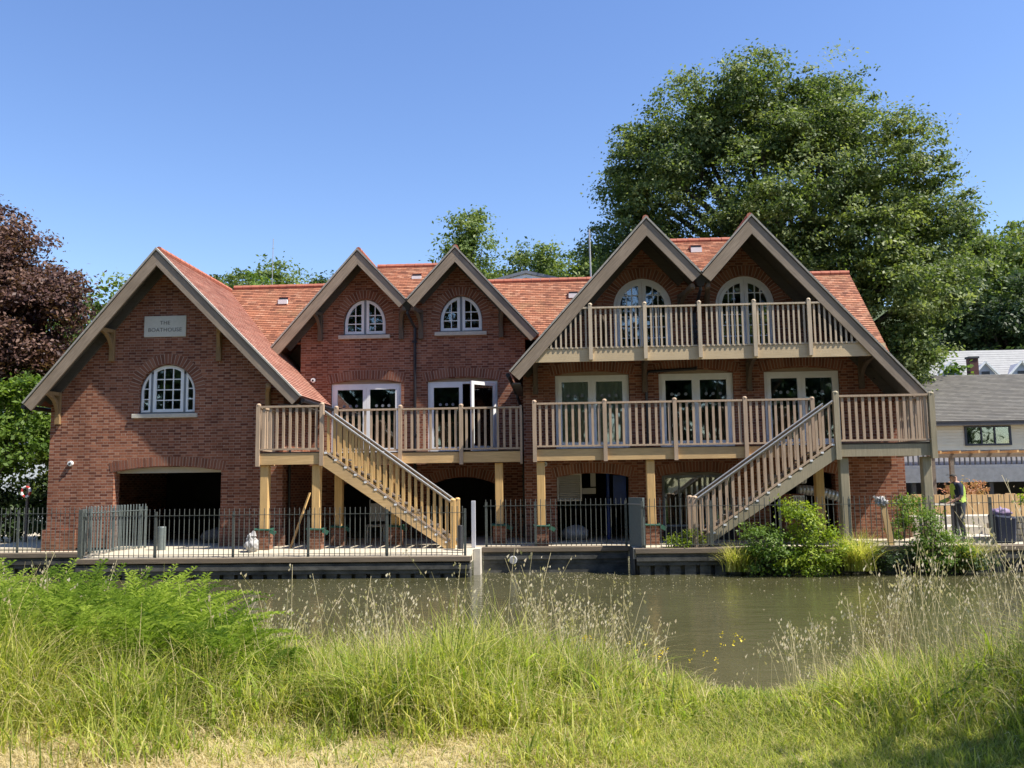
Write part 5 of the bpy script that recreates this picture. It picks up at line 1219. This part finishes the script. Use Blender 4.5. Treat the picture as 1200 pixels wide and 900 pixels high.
# ================================================================== THE WORKER
def person():
    px, py = 9.98, 22.75; g = GZ
    t = thing('person', (px, py, g), 'man in navy shirt, hi-vis vest and cap standing with lowered head behind the right railing', 'person')
    J = {'pelvis': (0, 0, .94, .135), 'waist': (-.01, 0, 1.07, .125), 'chest': (-.03, 0, 1.28, .145), 'shoulder': (-.045, 0, 1.42, .10), 'neck': (-.075, 0, 1.50, .052), 'head': (-.11, 0, 1.60, .088), 'crown': (-.12, 0, 1.69, .075),
         'hipl': (.0, -.09, .90, .095), 'kneel': (-.03, -.11, .50, .062), 'ankl': (.03, -.12, .09, .042), 'toel': (-.14, -.13, .03, .036),
         'hipr': (.0, .09, .90, .095), 'kneer': (-.08, .12, .51, .062), 'ankr': (-.02, .14, .09, .042), 'toer': (-.19, .15, .03, .036),
         'shl': (-.04, -.19, 1.40, .062), 'ell': (-.06, -.26, 1.12, .043), 'wrl': (-.30, -.20, .99, .028), 'hal': (-.38, -.18, .97, .034),
         'shr': (-.04, .19, 1.40, .062), 'elr': (-.07, .26, 1.12, .043), 'wrr': (-.31, .18, 1.0, .028), 'har': (-.39, .16, .98, .034)}
    E_ = [('pelvis', 'waist'), ('waist', 'chest'), ('chest', 'shoulder'), ('shoulder', 'neck'), ('neck', 'head'), ('head', 'crown'), ('pelvis', 'hipl'), ('hipl', 'kneel'), ('kneel', 'ankl'), ('ankl', 'toel'),
          ('pelvis', 'hipr'), ('hipr', 'kneer'), ('kneer', 'ankr'), ('ankr', 'toer'), ('shoulder', 'shl'), ('shl', 'ell'), ('ell', 'wrl'), ('wrl', 'hal'), ('shoulder', 'shr'), ('shr', 'elr'), ('elr', 'wrr'), ('wrr', 'har')]
    for s, hn in ((-1, 'hal'), (1, 'har')):
        hx, hy, hz, _ = J[hn]
        for i, (dy, l) in enumerate(((-.026, .06), (-.009, .072), (.009, .068), (.026, .055))):
            J[f'{hn}k{i}'] = (hx - .03, hy + dy, hz - .008, .009); J[f'{hn}t{i}'] = (hx - .03 - l * .6, hy + dy, hz - .01 - l * .5, .0075)
            E_ += [(hn, f'{hn}k{i}'), (f'{hn}k{i}', f'{hn}t{i}')]
        J[hn + 'th'] = (hx - .01, hy - s * .035, hz - .012, .010); J[hn + 'tt'] = (hx - .04, hy - s * .045, hz - .035, .0085); E_ += [(hn, hn + 'th'), (hn + 'th', hn + 'tt')]
    names = list(J); ix = {n_: i for i, n_ in enumerate(names)}
    me = bpy.data.meshes.new('body'); me.from_pydata([J[n_][:3] for n_ in names], [(ix[a], ix[b]) for a, b in E_], []); me.update()
    o = bpy.data.objects.new('tmp', me); COL.objects.link(o)
    o.modifiers.new('s', 'SKIN'); sv = me.skin_vertices[0].data
    for i, n_ in enumerate(names):
        r_ = J[n_][3]; wide = {'chest': 1.25, 'waist': 1.15, 'pelvis': 1.15, 'shoulder': 1.1}.get(n_, 1)
        sv[i].radius = (r_ * (1 if wide == 1 else .85), r_ * wide); sv[i].use_root = (n_ == 'pelvis')
    sb = o.modifiers.new('d', 'SUBSURF'); sb.levels = 2; sb.render_levels = 2
    bpy.context.view_layer.update()
    bm_ = bpy.data.meshes.new_from_object(o.evaluated_get(bpy.context.evaluated_depsgraph_get())); bpy.data.objects.remove(o)
    bm_.name = 'body'; bm_.materials.clear(); bm_.materials.append(M['skin']); bm_.polygons.foreach_set('use_smooth', [True] * len(bm_.polygons))
    bd = link('body', bm_, t, (px, py, g))
    vs = [v.co.copy() for v in bm_.vertices]; nr = [v.normal.copy() for v in bm_.vertices]
    def cloth(name, mat, off, test):
        fs = [tuple(p.vertices) for p in bm_.polygons if test(p.center)]
        used = sorted({i for f in fs for i in f}); mp = {i: k for k, i in enumerate(used)}
        link(name, mesh_from(name, [vs[i] + nr[i] * off for i in used], [tuple(mp[i] for i in f) for f in fs], mat, True), t, (px, py, g))
    cloth('shirt', M['navy'], .012, lambda c: .90 < c.z < 1.475 and not (c.x < -.13 and c.z < 1.17) and not (abs(c.y) > .2 and c.z < 1.16))
    cloth('trousers', M['denim'], .016, lambda c: .07 < c.z < .96 and c.x > -.2)
    cloth('hi_vis_vest', M['hivis'], .026, lambda c: .98 < c.z < 1.45 and abs(c.y) < .19 and (c.x > -.045 or c.x < -.14) )
    cloth('shoes', M['cap'], .012, lambda c: c.z < .075)
    cloth('cap', M['cap'], .014, lambda c: c.z > 1.628 and c.x > -.35)
    MB().box(-.27, -.18, -.06, .06, 1.655, 1.668).build('cap_peak', M['cap'], t, (px, py, g))
    k = MB(); k.add([(-.205, -.012, 1.615), (-.205, .012, 1.615), (-.228, 0, 1.585), (-.2, -.014, 1.58), (-.2, .014, 1.58)], [(0, 2, 1), (0, 3, 2), (1, 2, 4), (3, 4, 2)]); k.build('nose', M['skin'], t, (px, py, g))
    k = MB()
    for s in (-1, 1): k.tube([(-.10, s * .088, 1.585), (-.10, s * .10, 1.62)], [.02, .016], 7)
    k.build('ears', M['skin'], t, (px, py, g))
person()
t = thing('work_table', (9.45, 22.75, GZ), 'small table with tools in front of the worker', 'table')
bevel(B(9.15, 9.75, 22.5, 23.0, .84, .88).build('table_top', M['stone'], t), .006)
for x in (9.2, 9.7):
    for y in (22.54, 22.96): B(x - .02, x + .02, y - .02, y + .02, GZ, .84).build('leg', M['charcoal'], t)
